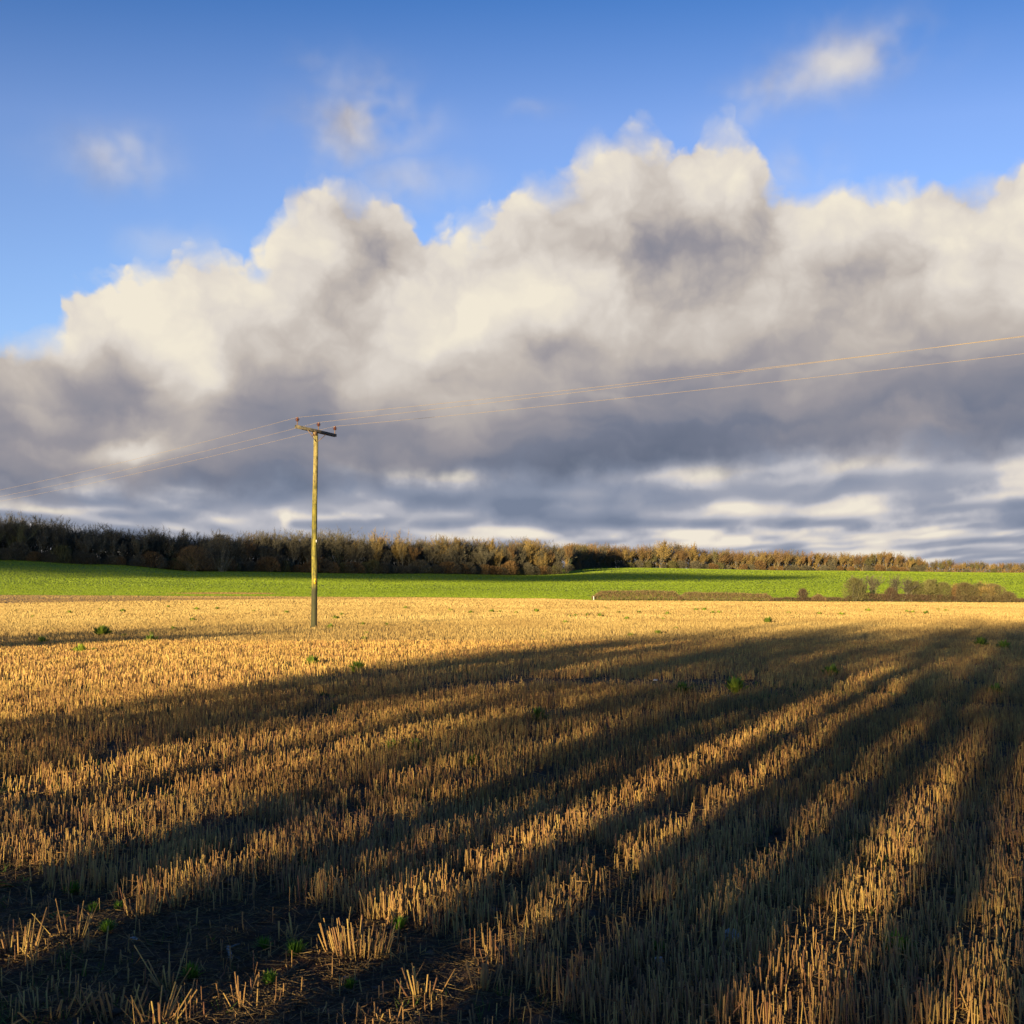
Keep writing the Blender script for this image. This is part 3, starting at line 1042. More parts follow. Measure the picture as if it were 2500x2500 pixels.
def shrub_meshes(nm, seed, Ht, Wd, twigs, mat_, stems=9, tl=.7, tw=.04):
    rs = np.random.default_rng(seed)
    S_ = []
    V = mathutils.Vector
    for i in range(stems * 4):
        a = rs.uniform(0, 6.28)
        p = V((math.cos(a), math.sin(a), 0)) * rs.uniform(0, .12) * Wd
        d = V((math.cos(a) * rs.uniform(.1, .9) * Wd / Ht * .6, math.sin(a) * rs.uniform(.1, .9) * Wd / Ht * .6, 1)).normalized()
        r = .045 * rs.uniform(.5, 1.1)
        ln = Ht * rs.uniform(.6, .95)
        for j in range(4):
            q = p + d * ln / 4
            S_.append((p.copy(), q.copy(), r, r * .75, 1))
            d = (d + V(tuple(rs.normal(0, .16, 3)))).normalized()
            p = q
            r *= .75
    base = np.zeros((twigs, 3))
    tip = np.zeros((twigs, 3))
    for i in range(twigs):
        a, b = rs.uniform(0, 6.28), math.sqrt(rs.uniform(0, 1))
        zz = rs.uniform(.03, 1) ** .8
        w = Wd / 2 * math.sqrt(max(0, 1 - (max(0, zz - .35) / .66) ** 2)) * (.8 + .25 * math.sin(3 * a + seed))
        p = np.array([math.cos(a) * b * w, math.sin(a) * b * w, zz * (Ht - .3)])
        d = np.array([math.cos(a) * b * .7, math.sin(a) * b * .7, .8]) + rs.normal(0, .45, 3)
        d /= np.linalg.norm(d)
        base[i] = p
        tip[i] = p + d * tl * rs.uniform(.4, 1.1)
    return tree_meshes(nm, (S_, base, tip, rs, tw), M_BARK, mat_, k=3)


SHR = [shrub_meshes('edge_shrub', 700 + i, 4.8, 6.5, 2600, [M_TW_GREY, M_TW_RUSSET, M_TW_OLIVE, M_TW_GREY][i], tl=.9, tw=.09) for i in range(4)]

# woodland edge in the photograph: px, depth, height of the tree tops above the base (m)
EDGE = [(-250, 320, 15.0), (0, 333, 14.6), (155, 338, 15.0), (300, 345, 14.6), (460, 356, 14.6), (555, 364, 16.0), (610, 368, 15.8), (720, 376, 14.8),
        (780, 380, 16.3), (850, 384, 16.4), (930, 390, 16.0), (1000, 396, 14.8), (1090, 405, 16.2), (1200, 418, 15.8), (1270, 428, 16.0), (1320, 435, 13.9),
        (1372, 442, 12.2)]
EDGE2 = [(1385, 500, 12.0), (1430, 610, 14.0), (1500, 650, 14.8), (1560, 665, 14.6), (1700, 690, 15.8), (1750, 700, 13.4), (1880, 725, 13.6),
         (2000, 750, 12.4), (2080, 765, 13.4), (2150, 775, 13.2), (2225, 785, 12.6), (2262, 790, 10.5)]
EDGE3 = [(2230, 1350, 15.0), (2300, 1350, 14.5), (2360, 1350, 16.0), (2450, 1350, 13.0), (2600, 1350, 13.0), (2750, 1350, 14.0)]


def edge_point(E, f):
    """point at fraction f of the polyline measured in world length"""
    P = [((p - 1250) / F * d, d, h) for p, d, h in E]
    ls = [0]
    for a, b in zip(P[:-1], P[1:]):
        ls.append(ls[-1] + math.hypot(b[0] - a[0], b[1] - a[1]))
    s = f * ls[-1]
    return [float(np.interp(s, ls, [p[i] for p in P])) for i in range(3)], ls[-1]


rr = random.Random(77)


def wood_label(px, kind, deep):
    base = {'ivy': 'dark ivy-covered tree', 'ochre': 'ochre-brown bare tree', 'russet': 'reddish brown bare tree', 'olive': 'olive-brown bare tree',
            'grey': 'grey-brown bare tree'}[kind] + (' at the front' if deep == 0 else ' behind the front trees')
    if px < 560:
        w = 'of the dark wood at the far left'
    elif px < 880:
        w = 'of the dark wood around the wooden pole'
    elif px < 1400:
        w = 'of the middle wood with sunlit tops'
    elif px < 2275:
        w = 'of the sunlit brown wood on the right'
    else:
        w = 'of the faraway wood at the right edge'
    return base + ' ' + w


WG = 'leafless trees of the woods behind the green field'
count = 0
back_pts = []
for (E, n_front, rows_) in ((EDGE, 62, 2), (EDGE2, 92, 1), (EDGE3, 44, 1)):
    for r_ in range(rows_ + 3):
        for i in range(n_front):
            f = (i + .5 + rr.uniform(-.45, .45)) / n_front
            (x, y, h), ln = edge_point(E, f)
            h *= 1.0 if E is EDGE else 1.13
            y += r_ * (5.0 if E is EDGE else 7.0) + rr.uniform(-1.5, 1.5)
            px = 1250 + F * x / y
            if px < -180 or px > 2680:
                continue
            hh = h * rr.uniform(.88, 1.05) * (.95 + .10 * math.sin(x * .11) * math.sin(x * .037 + 1)) * (0.84 if r_ == 0 and E is EDGE else 1.0)
            if r_ == 0 and rr.random() < .3:
                hh *= .8
            if px < 560:  # shade and sunlight put into the twig colours: greyer left, warmer right
                pk = [('grey', .75), ('olive', .1), ('ivy', .15)]
            elif px < 900:
                pk = [('grey', .70), ('ochre', .08), ('ivy', .17), ('russet', .05)]
            elif px < 1400:
                pk = [('grey', .45), ('ochre', .22), ('russet', .18), ('ivy', .15)]
            else:
                pk = [('ochre', .40), ('russet', .32), ('olive', .16), ('grey', .08), ('ivy', .04)]
            q = rr.random()
            for kname, pr in pk:
                if q < pr:
                    break
                q -= pr
            if r_ < rows_ and count < 290:
                vs = VAR[kname]
                v_ = vs[rr.randrange(len(vs))]
                ht0 = 14.0 if kname == 'ivy' else 15.0
                s = hh / ht0
                wsc = s * rr.uniform(.9, 1.25)
                place_tree('ivy_clad_tree' if kname == 'ivy' else 'bare_tree', v_, (x, y, gz(x, y) - .1), rr.uniform(0, 6.28), (wsc, wsc, s),
                           wood_label(px, kname, r_), WG)
                count += 1
            else:
                back_pts.append((x, y, gz(x, y) - .1, hh / 15.0, rr.uniform(0, 6.28), kname))
# two distinctive pale trees that catch the light
for (px, d, h, lb) in ((925, 392, 17.2, 'tall pale golden tree catching the sun, first right of the pole above the wood'),
                       (985, 396, 16.8, 'second pale golden tree top right of the pole, slimmer and lower')):
    x = (px - 1250) / F * d
    place_tree('birch_tree', VAR['gold'][px % 2], (x, d, gz(x, d)), .5, (h / 15,) * 3, lb, None)
# the depth of the wood behind: reads as one mass
wb = {k_: MB() for k_ in ('grey', 'ochre', 'russet')}
for (x, y, z, s, rz_, kname) in back_pts:
    kk = kname if kname in wb else 'grey'
    v_ = VAR[kk][int(rz_ * 10) % len(VAR[kk])]
    me = v_[1]
    co = np.empty(len(me.vertices) * 3, np.float32)
    me.vertices.foreach_get('co', co)
    co = co.reshape(-1, 3)
    sel = np.arange(len(co) // 3)
    sel = sel[(sel % 5) < 2] if y > 500 else sel[(sel % 2) == 0]
    tri = co.reshape(-1, 3, 3)[sel].reshape(-1, 3)
    ca, sa = math.cos(rz_), math.sin(rz_)
    q = np.stack([tri[:, 0] * ca - tri[:, 1] * sa, tri[:, 0] * sa + tri[:, 1] * ca, tri[:, 2]], 1) * s + [x, y, z]
    wb[kk].add(q, f3=np.arange(len(q)).reshape(-1, 3), t=.3)
    wb[kk].prisms([(x, y, z)], [(x, y, z + 8 * s)], .2 * s, .12 * s, 4, .3)
for kk, lb in (('grey', 'grey leafless trees filling the depth of the woods'), ('ochre', 'ochre leafless trees filling the depth of the woods'),
               ('russet', 'russet leafless trees filling the depth of the woods')):
    mt = {'grey': M_TW_GREY, 'ochre': M_TW_OCHRE, 'russet': M_TW_RUSSET}[kk]
    tag(link('woodland', wb[kk].mesh('woodland_' + kk, mt)), lb, 'wood', kind='stuff')

# the tangle of young growth inside the woods, too thick to see through
for (E, n_, hh_, w_) in ((EDGE, 85000, 9.5, .24), (EDGE2, 48000, 8.0, .34), (EDGE3, 14000, 8.0, .7)):
    rg = np.random.default_rng(n_)
    fr = rg.uniform(0, 1, n_)
    xy = np.array([edge_point(E, f)[0][:2] for f in np.linspace(0, 1, 400)])
    bx_, by_ = np.interp(fr, np.linspace(0, 1, 400), xy[:, 0]), np.interp(fr, np.linspace(0, 1, 400), xy[:, 1])
    by_ = by_ + rg.uniform(3.0, 16.0, n_)
    g_ = ground_z(bx_, by_)
    ztop = hh_ * (.65 + .5 * vnoise(bx_ * .22, by_ * .1, 7))
    b0 = np.stack([bx_, by_, g_ + rg.uniform(0, 1, n_) ** 1.25 * ztop], 1)
    dd = rg.normal(0, .35, (n_, 3)) + [0, 0, .9]
    dd /= np.linalg.norm(dd, axis=1, keepdims=True)
    b = MB()
    b.slivers(b0, b0 + dd * rg.uniform(.8, 2.2, (n_, 1)), w_ * rg.uniform(.5, 1.4, n_), rg, np.clip(.25 + rg.normal(0, .2, n_), 0, 1))
    tag(link('undergrowth', b.mesh('undergrowth', M_TW_GREY if E is EDGE else M_TW_OCHRE)),  # same split as the trees: shaded grey left, sunlit warmth coloured in right
        'dense young growth between the trunks of the ' + ('left wood' if E is EDGE else 'sunlit wood on the right' if E is EDGE2 else 'faraway wood'), 'undergrowth', kind='stuff')

# undergrowth along the foot of the woods
for (E, n_) in ((EDGE, 84), (EDGE2, 52), (EDGE3, 14)):
    for i in range(n_):
        (x, y, h), ln = edge_point(E, (i + .5 + rr.uniform(-.4, .4)) / n_)
        y -= rr.uniform(1.0, 3.0)
        px = 1250 + F * x / y
        if px < -160 or px > 2650:
            continue
        s = rr.uniform(.6, 1.25)
        sh = SHR[rr.randrange(4)]
        place_tree('woodland_shrub', sh, (x, y, gz(x, y) - .1), rr.uniform(0, 6.28), (s * 1.25, s * 1.1, s * rr.uniform(.7, 1.1)),
                   'leafless shrub in the undergrowth at the foot of the ' + ('shaded left wood' if px < 880 else 'middle wood' if px < 1400 else 'sunlit wood' if px < 2275 else 'faraway right wood'),
                   'shrubs along the foot of the woods', 'shrub')
for (px, row, h, w, lb) in ((470, 1395, 8.2, 15, 'large rounded brown shrub bulging out of the dark wood left of the pole'),
                            (540, 1397, 12.0, 16, 'broad domed thicket standing out before the dark wood, nearest the pole on its left')):
    x = (px - 1250) / F * 352
    m_ = shrub_meshes('thicket', 900 + px, h, w, 4200, M_TW_RUSSET if px == 470 else M_TW_GREY, tl=1.1, tw=.06)
    place_tree('thicket', m_, (x, 352, gz(x, 352) - .1), 0, (1, 1, 1), lb, None, 'shrub')

# ------------------------------------------------------------------ the hedge and the clump of small trees at the right
DH = 172.0
PPM = F / DH


def hpos(px, d=DH):
    x = (px - 1250) / F * d
    return x, d, gz(x, d) - .03


def hedge(name, px0, px1, h0, h1, depth, n, mat_, label, d=DH, cat='hedge', group=None):
    x0, x1 = (px0 - 1250) / F * d, (px1 - 1250) / F * d
    cx = (x0 + x1) / 2
    root = empty(name, (cx, d, gz(cx, d)))
    tag(root, label, cat, group)
    rs = np.random.default_rng(px0)
    xx = rs.uniform(x0, x1, n)
    f = (xx - x0) / (x1 - x0)
    H = h0 + (h1 - h0) * f
    H = H * (.86 + .22 * vnoise(xx * .7, xx * 0 + 3, px0)) * np.minimum(1, .45 + np.minimum(f, 1 - f) * (x1 - x0) * .5)
    yy = d + rs.uniform(-.5, .5, n) * depth
    zz = rs.uniform(0, 1, n) ** .7 * np.maximum(H - .22, .1)
    g = ground_z(xx, yy)
    base = np.stack([xx - cx, yy - d, g + zz - gz(cx, d)], 1)
    dd = rs.normal(0, .5, (n, 3)) + [0, 0, .7]
    dd /= np.linalg.norm(dd, axis=1, keepdims=True)
    tip = base + dd * rs.uniform(.15, .42, (n, 1))
    b = MB()
    b.slivers(base, tip, .045 * rs.uniform(.6, 1.6, n), rs, np.clip(.5 + rs.normal(0, .25, n), 0, 1))
    link('twigs', b.mesh(name + '_twigs', mat_), root)
    c = MB()
    m_ = int((x1 - x0) * 3)
    xs_ = rs.uniform(x0, x1, m_)
    g = ground_z(xs_, xs_ * 0 + d)
    p0 = np.stack([xs_ - cx, rs.uniform(-.3, .3, m_), g - gz(cx, d)], 1)
    fr = (xs_ - x0) / (x1 - x0)
    p1 = p0 + np.stack([rs.normal(0, .12, m_), rs.normal(0, .1, m_), (h0 + (h1 - h0) * fr) * .7], 1)
    c.prisms(p0, p1, .035, .015, 3, .5, cap=False)
    link('stems', c.mesh(name + '_stems', M_BARK), root)
    return root


M_TW_HEDGEB = plant_mat('twigs_tawny', (0.075, 0.055, 0.028), (0.135, 0.100, 0.046), (0.20, 0.155, 0.068), 0.0, 0.9, 0.4)
HG = 'lengths of the hedge on the far side of the stubble'
M_HEDGE = plant_mat('hedge_twigs', (0.085, 0.05, 0.03), (0.165, 0.105, 0.055), (0.27, 0.19, 0.085), 0.0, 0.9, 0.1)
M_BRAMBLE = plant_mat('bramble_twigs', (0.05, 0.032, 0.024), (0.095, 0.060, 0.04), (0.16, 0.10, 0.055), 0.0, 0.9, 0.1)
hedge('hedge', 1445, 1660, 1.62, 1.72, 1.5, 9000, M_HEDGE, 'taller clipped brown hedge at the left end, beside the small white post', group=HG)
hedge('hedge', 1655, 1885, 1.45, 1.38, 1.4, 8500, M_HEDGE, 'lower clipped hedge right of the taller one, ending in a rounded corner', group=HG)
hedge('hedge', 1875, 2065, .75, .85, 1.2, 4200, M_BRAMBLE, 'low ragged remains of hedge between the clipped hedge and the clump of trees', group=HG)
hedge('hedge', 1978, 2014, 1.45, 1.35, 1.5, 1700, M_HEDGE, 'short boxy piece of hedge just right of the lone dark bush', group=HG)
hedge('bramble_thicket', 2060, 2480, 1.45, 1.2, 2.2, 17000, M_BRAMBLE, 'dark bramble thicket along the foot of the clump of small trees', cat='bramble')
hedge('hedge', 2475, 2640, .9, 1.1, 1.4, 4500, M_BRAMBLE, 'low brown hedge at the far right edge, past the clump of trees', group=HG)


def bush(name, px, h, w, n, mat_, label, d=DH, group=None, cat='bush', tw=.035, tl=.55, seed=None):
    ms = shrub_meshes(name, seed or px, h, w, n, mat_, tl=tl, tw=tw, stems=5)
    return place_tree(name, ms, hpos(px, d), 0, (1, 1, 1), label, group, cat)


bush('lone_bush', 1958, 2.1, 1.9, 1900, M_BRAMBLE, 'lone dark rounded bush standing up from the low hedge')
bush('bush', 2084, 3.8, 4.0, 4600, M_TW_OLIVE, 'rounded olive bare bush at the left end of the clump of small trees', d=171.4)
bush('bush', 2172, 2.3, 2.3, 2400, M_BRAMBLE, 'small dark bush between the ivy-clad tree and the pale many-stemmed tree', d=171)
bush('bush', 2300, 3.2, 4.0, 4200, M_TW_OLIVE, 'olive brown bush right of the middle of the clump of small trees', d=172.5)
bush('bush', 2352, 3.2, 4.2, 4600, M_TW_HEDGEB, 'brown domed bush near the right end of the clump of small trees', d=171.6)
bush('bush', 2420, 3.0, 5.2, 5200, M_TW_HEDGEB, 'wide tawny bush tapering down at the right end of the clump', d=172)
bush('bush', 2458, 1.8, 3.0, 2200, M_TW_HEDGEB, 'low spreading brown bush at the foot of the clump, furthest right', d=171.3)


def small_tree(px, h, seed, mat_, label, ivy=False, lean=0.0, d=DH, stems=1, spread=.45, twigs=2200, up=.3, name='small_tree', r0=.09):
    sp = grow_tree(seed, h, spread=spread, trunk_frac=.3, twigs=twigs, twig_len=.55, twig_w=.038, stems=stems, up=up, kids=(6, 5, 3), r0=r0)
    S_, base, tip, rg, tw = sp
    ms = list(tree_meshes(name, sp, M_BARK, mat_))
    if ivy:
        c = MB()
        tr = [s for s in S_ if s[4] <= 1]
        m_ = 1300
        P0 = np.zeros((m_, 3))
        for i in range(m_):
            s = tr[rg.integers(len(tr))]
            q = s[0].lerp(s[1], rg.uniform())
            o = rg.normal(0, 1, 3)
            o = o / np.linalg.norm(o) * (.34 if s[4] == 0 else .2) * rg.uniform(.4, 1.2)
            P0[i] = (q.x + o[0], q.y + o[1], q.z + o[2])
        dd = rg.normal(0, 1, (m_, 3)) * .1
        c.slivers(P0, P0 + dd, .13, rg, np.clip(.4 + rg.normal(0, .25, m_), 0, 1))
        ms[2] = c.mesh(name + '_ivy', M_IVY)
    o = place_tree(name, ms, hpos(px, d), seed, (1, 1, 1), label, None)
    o.rotation_euler = (0, lean, 0)
    return o


for (px_, h_, w_, n_, lb_) in ((2232, 3.3, 3.6, 3600, 'olive bush under the many-stemmed trees, just right of their pale stems'),
                             (2268, 3.6, 3.8, 4000, 'tall olive bush in the middle of the clump, left of the domed brown bush'),
                             (2388, 3.1, 4.2, 4200, 'broad olive-brown bush between the domed bush and the wide tawny one')):
    bush('bush', px_, h_, w_, n_, M_TW_OLIVE, lb_, d=172.8)
small_tree(2108, 4.2, 31, M_TW_GREY, 'small tree smothered in dark ivy, left part of the clump', ivy=True, name='ivy_clad_tree', spread=.3, twigs=700)
small_tree(2098, 3.6, 36, M_TW_GREY, 'shorter ivy-covered stem leaning left beside the ivy-clad tree', ivy=True, lean=-.12, d=171.8, name='ivy_clad_tree', spread=.25, twigs=300)
small_tree(2122, 3.1, 33, M_TW_GREY, 'leaning ivy-clad stump tree tilting right, with a dark head', ivy=True, lean=.38, d=171.5, name='ivy_clad_tree', spread=.25, twigs=200)
small_tree(2135, 4.7, 34, M_TW_GREY, 'slender bare tree with a thin round top rising right of the ivy', d=172.6, spread=.35, twigs=1900)
small_tree(2088, 4.4, 35, M_TW_GREY, 'thin twiggy bare tree rising behind the grey bush on the left', d=173.0, spread=.4, twigs=1500)
small_tree(2200, 4.6, 41, M_TW_GREY, 'pale many-stemmed bare tree in the middle of the clump', stems=4, spread=.35, twigs=3000, r0=.13)
small_tree(2222, 4.2, 42, M_TW_OLIVE, 'thin-stemmed bare tree close on the right of the pale many-stemmed one', stems=3, spread=.35, twigs=2600)
small_tree(2256, 4.0, 43, M_TW_OLIVE, 'grey green round-headed small tree in the middle of the clump', stems=2, spread=.4, twigs=3600)
small_tree(2278, 3.7, 44, M_TW_OLIVE, 'shorter grey green small tree beside the round-headed one', stems=2, spread=.4, twigs=3000)
small_tree(2330, 3.2, 45, M_TW_RUSSET, 'brown twiggy small tree between the two brown bushes', stems=2, spread=.45, twigs=2600)
small_tree(2398, 3.6, 46, M_TW_OCHRE, 'pale stemmed small tree with tawny twigs near the right end of the clump', stems=3, spread=.4, twigs=2800, r0=.12)

# small white post at the end of the hedge
m_, nt, out = material('white_paint')
pb = nt.n('ShaderNodeBsdfPrincipled')
pb.inputs['Base Color'].default_value = (.75, .74, .70, 1)
pb.inputs['Roughness'].default_value = .6
nt.put(out.inputs[0], pb.outputs[0])
M_WHITE = m_
hp = empty('marker_post', hpos(1449, 170.8))
tag(hp, 'small white marker post at the left end of the clipped hedge', 'post')
b = MB()
b.box((0, 0, .3), (.10, .10, .6))
link('post', b.mesh('post', M_WHITE), hp)
b = MB()
b.box((0, 0, .625), (.13, .13, .045))
link('cap', b.mesh('cap', M_WHITE), hp)

# ------------------------------------------------------------------ the trees behind the camera that throw the long shadows


def sa(s, a):
    return s * math.cos(ALPHA) + a * math.sin(ALPHA), -s * math.sin(ALPHA) + a * math.cos(ALPHA)


CAST = [  # s, a, height, spread, seed, twigs, trunk radius
    (-11.2, -18, 10.6, .34, 11, 4200, .17), (-9.3, -20, 10.8, .34, 12, 3200, .15), (-7.3, -18, 11.6, .40, 21, 3200, .24), (-5.6, -19, 11.4, .32, 22, 2400, .13),
    (-4.1, -18, 12.2, .40, 13, 3000, .32), (-2.3, -20, 12.2, .30, 23, 2200, .14), (-1.85, -17, 12.8, .36, 14, 2600, .24), (-.66, -19, 12.0, .30, 15, 2000, .19),
    (.55, -18, 12.6, .30, 24, 2200, .15), (2.4, -18, 13.2, .40, 16, 3000, .32), (4.4, -20, 12.6, .30, 25, 2200, .15), (6.4, -18, 13.4, .40, 17, 3000, .32),
    (8.8, -19, 13.0, .32, 26, 2400, .2), (11.4, -18, 13.0, .40, 18, 3000, .28), (14.5, -19, 12.6, .40, 28, 3000, .28),
    (-27.0, -20, 8.8, .34, 19, 3400, .16), (-31.5, -17, 9.8, .34, 20, 2600, .14)]
for (s, a, h, spd, seed, tn, tr) in CAST:
    x, y = sa(s, a)
    sp = grow_tree(seed, h, spread=spd, trunk_frac=.16, twigs=tn, twig_len=.8, twig_w=.032, stems=1, up=.36, kids=(13, 6, 4), r0=tr, min_twig_z=.24, thin=.52, wig=.07)
    ms = tree_meshes('field_edge_tree', sp, M_BARK, M_TW_GREY, k=6)
    place_tree('field_edge_tree', ms, (x, y, gz(x, y) - .05), 0, (1, 1, 1),
               'bare tree on the near field edge that throws a long shadow over the stubble', 'trees whose shadows cross the stubble')
for (s, w, h) in [(-11.6, 1.4, 3.5), (-10.4, 2.3, 3.7), (-8.6, 2.4, 3.4), (-6.9, 2.3, 3.7), (-5.4, 1.9, 4.0), (-4.35, .60, 5.4), (-3.72, .40, 6.0), (-2.93, .34, 6.5), (-2.3, .34, 6.2), (-1.42, .26, 6.2),
                  (-.66, .46, 7.5), (.15, .34, 6.0), (.72, .42, 5.5), (1.6, 1.8, 4.5), (3.6, 2.4, 4.2), (5.8, 2.4, 4.2), (8, 2.4, 4.2), (10.5, 2.4, 4.2)]:
    x, y = sa(s, -18.6)
    ms = shrub_meshes('field_edge_bush', int(800 + s * 10), h, w, int(700 + 600 * w) if w > 1.5 else int(1000 + 700 * w) if w > .8 else 2100, M_TW_GREY, tl=.35, tw=.07, stems=2 if w > .6 else 1)
    place_tree('field_edge_bush', ms, (x, y, gz(x, y) - .05), 0, (1, 1, 1),
               'bush under the trees on the near field edge that shades the foreground', 'bushes under the trees on the near field edge', 'bush')

# ------------------------------------------------------------------ the wooden pole and its wires
m_, nt, out = material('pole_wood')
g = nt.n('ShaderNodeTexCoord')
P = g.outputs['Object']
grain = nt.noise(nt.v('MULTIPLY', P, (22, 22, 1.1)), 1.0, 6, .65)
blot = nt.noise(nt.v('MULTIPLY', P, (7, 7, 2.2)), 1.0, 5, .6)
ox, oy, oz = nt.sep(P)
algae = nt.ramp(nt.m('ADD', nt.m('MULTIPLY', grain.outputs['Fac'], .7), nt.m('MULTIPLY', blot.outputs['Fac'], .4)),
                [(.36, (.045, .038, .010)), (.46, (.13, .115, .014)), (.55, (.23, .19, .022)), (.70, (.36, .29, .06))])
woodc = nt.ramp(grain.outputs['Fac'], [(.36, (.08, .055, .022)), (.47, (.27, .20, .065)), (.58, (.38, .30, .10)), (.72, (.50, .41, .18))])
basec = nt.ramp(grain.outputs['Fac'], [(.35, (.02, .02, .010)), (.6, (.055, .052, .022)), (.75, (.11, .095, .04))])
zz = nt.m('ADD', oz, nt.m('MULTIPLY', nt.m('SUBTRACT', blot.outputs['Fac'], .5), 2.2))
c = nt.mix(nt.maprange(zz, 5.0, 6.6), algae, woodc)
c = nt.mix(nt.maprange(nt.m('ADD', oz, nt.m('MULTIPLY', nt.m('SUBTRACT', blot.outputs['Fac'], .5), .5)), 1.95, 1.65), c, basec)
mott = nt.noise(nt.v('MULTIPLY', P, (5.5, 5.5, 3.2)), 1.0, 6, .7)
c = nt.mix(nt.ramp(mott.outputs['Fac'], [(.40, .75), (.50, .25), (.60, 0.0)]), c, (.055, .052, .016))
crk = nt.noise(nt.v('MULTIPLY', P, (26, 26, .5)), 1.0, 3, .6)
c = nt.mix(nt.ramp(crk.outputs['Fac'], [(.34, .85), (.42, 0.0)]), c, (.02, .016, .008))
pb = nt.n('ShaderNodeBsdfPrincipled')
nt.put(pb.inputs['Base Color'], c)
pb.inputs['Roughness'].default_value = .85
bp = nt.n('ShaderNodeBump')
bp.inputs['Strength'].default_value = .7
bp.inputs['Distance'].default_value = .012
nt.put(bp.inputs['Height'], grain.outputs['Fac'])
nt.put(pb.inputs['Normal'], bp.outputs[0])
nt.put(out.inputs[0], pb.outputs[0])
M_POLE = m_


def simple(name, col, rough=.6, metal=0.0, nscale=0, col2=None):
    m_, nt, out = material(name)
    pb = nt.n('ShaderNodeBsdfPrincipled')
    if nscale:
        tcx = nt.n('ShaderNodeTexCoord')
        nn = nt.noise(tcx.outputs['Object'], nscale, 5, .6)
        nt.put(pb.inputs['Base Color'], nt.ramp(nn.outputs['Fac'], [(.38, col), (.62, col2)]))
    else:
        pb.inputs['Base Color'].default_value = (*col, 1)
    pb.inputs['Roughness'].default_value = rough
    pb.inputs['Metallic'].default_value = metal
    nt.put(out.inputs[0], pb.outputs[0])
    return m_


M_ARM = simple('crossarm_wood', (.045, .04, .034), .8, 0, 8, (.16, .125, .075))
M_STEEL = simple('rusty_steel', (.16, .085, .04), .7, .3, 20, (.26, .17, .09))
M_PORC = simple('brown_glazed_porcelain', (.085, .024, .012), .25, 0, 6, (.13, .038, .018))
M_WIRE = simple('wire_copper', (.34, .25, .16), .6, .2)
M_YEL = simple('yellow_sign', (.75, .50, .02), .5, 0, 14, (.66, .42, .03))
M_BLACK = simple('black_print', (.02, .02, .02), .6)

PX, PY = (768 - 1250) / F * 47.0, 47.0
WDIR = mathutils.Vector((1.65, -1.45, 0)).normalized()
ADIR = mathutils.Vector((1.45, 1.65, -.19)).normalized()
ATT = []


def make_pole(loc, label, detail=True):
    root = empty('utility_pole', loc)
    tag(root, label, 'pole', 'wooden poles of the overhead line')
    b = MB()
    npt = 18
    b.tube([(.014 * math.sin(i * .5), .01 * math.cos(i * 1.3), -.3 + i * (8.62) / (npt - 1)) for i in range(npt)],
           [.131 - .034 * i / (npt - 1) + .0022 * math.sin(i * 2.1) for i in range(npt)], 20)
    link('post', b.mesh('post', M_POLE, True), root)
    # crossarm bolted to the near side of the post head
    q = ADIR.to_track_quat('X', 'Z').to_matrix()
    ac = mathutils.Vector((0, 0, 8.42)) - mathutils.Vector((-WDIR.x, -WDIR.y, 0)) * .10 * 1
    ac = mathutils.Vector((.02, -.02, 8.43))
    b = MB()
    b.box(ac + q @ mathutils.Vector((0, 0, .045)), (2.16, .12, .018), q)
    b.box(ac + q @ mathutils.Vector((0, -.056, -.02)), (2.16, .016, .105), q)
    b.box(ac + q @ mathutils.Vector((0, .056, -.02)), (2.16, .016, .105), q)
    link('crossarm', b.mesh('crossarm', M_ARM), root)
    b = MB()
    b.box(ac + mathutils.Vector((-.045, -.045, -.12)), (.16, .16, .18))
    link('arm_bracket', b.mesh('arm_bracket', M_STEEL), root)
    for sgn in (-1, 1):
        b = MB()
        p1 = ac + ADIR * (.50 * sgn) + q @ mathutils.Vector((0, -.075, -.06))
        p0 = mathutils.Vector((.06, -.075, 7.92))
        b.tube([p0, p1], .014, 6)
        link('brace', b.mesh('brace', M_STEEL), root)
    for i, off in enumerate((-1.0, .13, 1.03)):
        c = ac + ADIR * off + mathutils.Vector((0, 0, .055))
        ins = empty_part('insulator', c, root)
        ATT.append(mathutils.Vector(loc) + c + mathutils.Vector((0, 0, .335)))
    b = MB()
    b.box((0, 0, 0), (.055, .012, .11))
    o = link('number_tag', b.mesh('number_tag', M_WHITE), root)
    o.location = (.092, -.072, 3.72)
    o.rotation_euler = (0, 0, R(48))
    sg = MB()
    sg.box((0, 0, 0), (.125, .006, .235))
    o = link('warning_sign', sg.mesh('warning_sign', M_YEL), root)
    o.location = (.064, -.108, 2.02)
    o.rotation_euler = (0, 0, R(28))
    # black lightning flash in a triangle, with a black edge line
    z = -.0042
    k_ = MB()
    poly = [(.022, .088), (-.030, -.008), (-.004, .004), (-.022, -.090), (.032, .020), (.006, .010)]
    k_.add([(x, z, y) for x, y in poly], f3=[(0, 1, 2), (0, 2, 5), (2, 3, 5), (3, 4, 5)])
    for (cx, cz, sx, sz) in ((0, .112, .118, .004), (0, -.112, .118, .004), (-.0585, 0, .004, .22), (.0585, 0, .004, .22)):
        k_.add([(cx - sx / 2, z, cz - sz / 2), (cx + sx / 2, z, cz - sz / 2), (cx + sx / 2, z, cz + sz / 2), (cx - sx / 2, z, cz + sz / 2)], f4=[(0, 1, 2, 3)])
    link('lightning_mark', k_.mesh('lightning_mark', M_BLACK), o)
    return root


PORC_ME = None


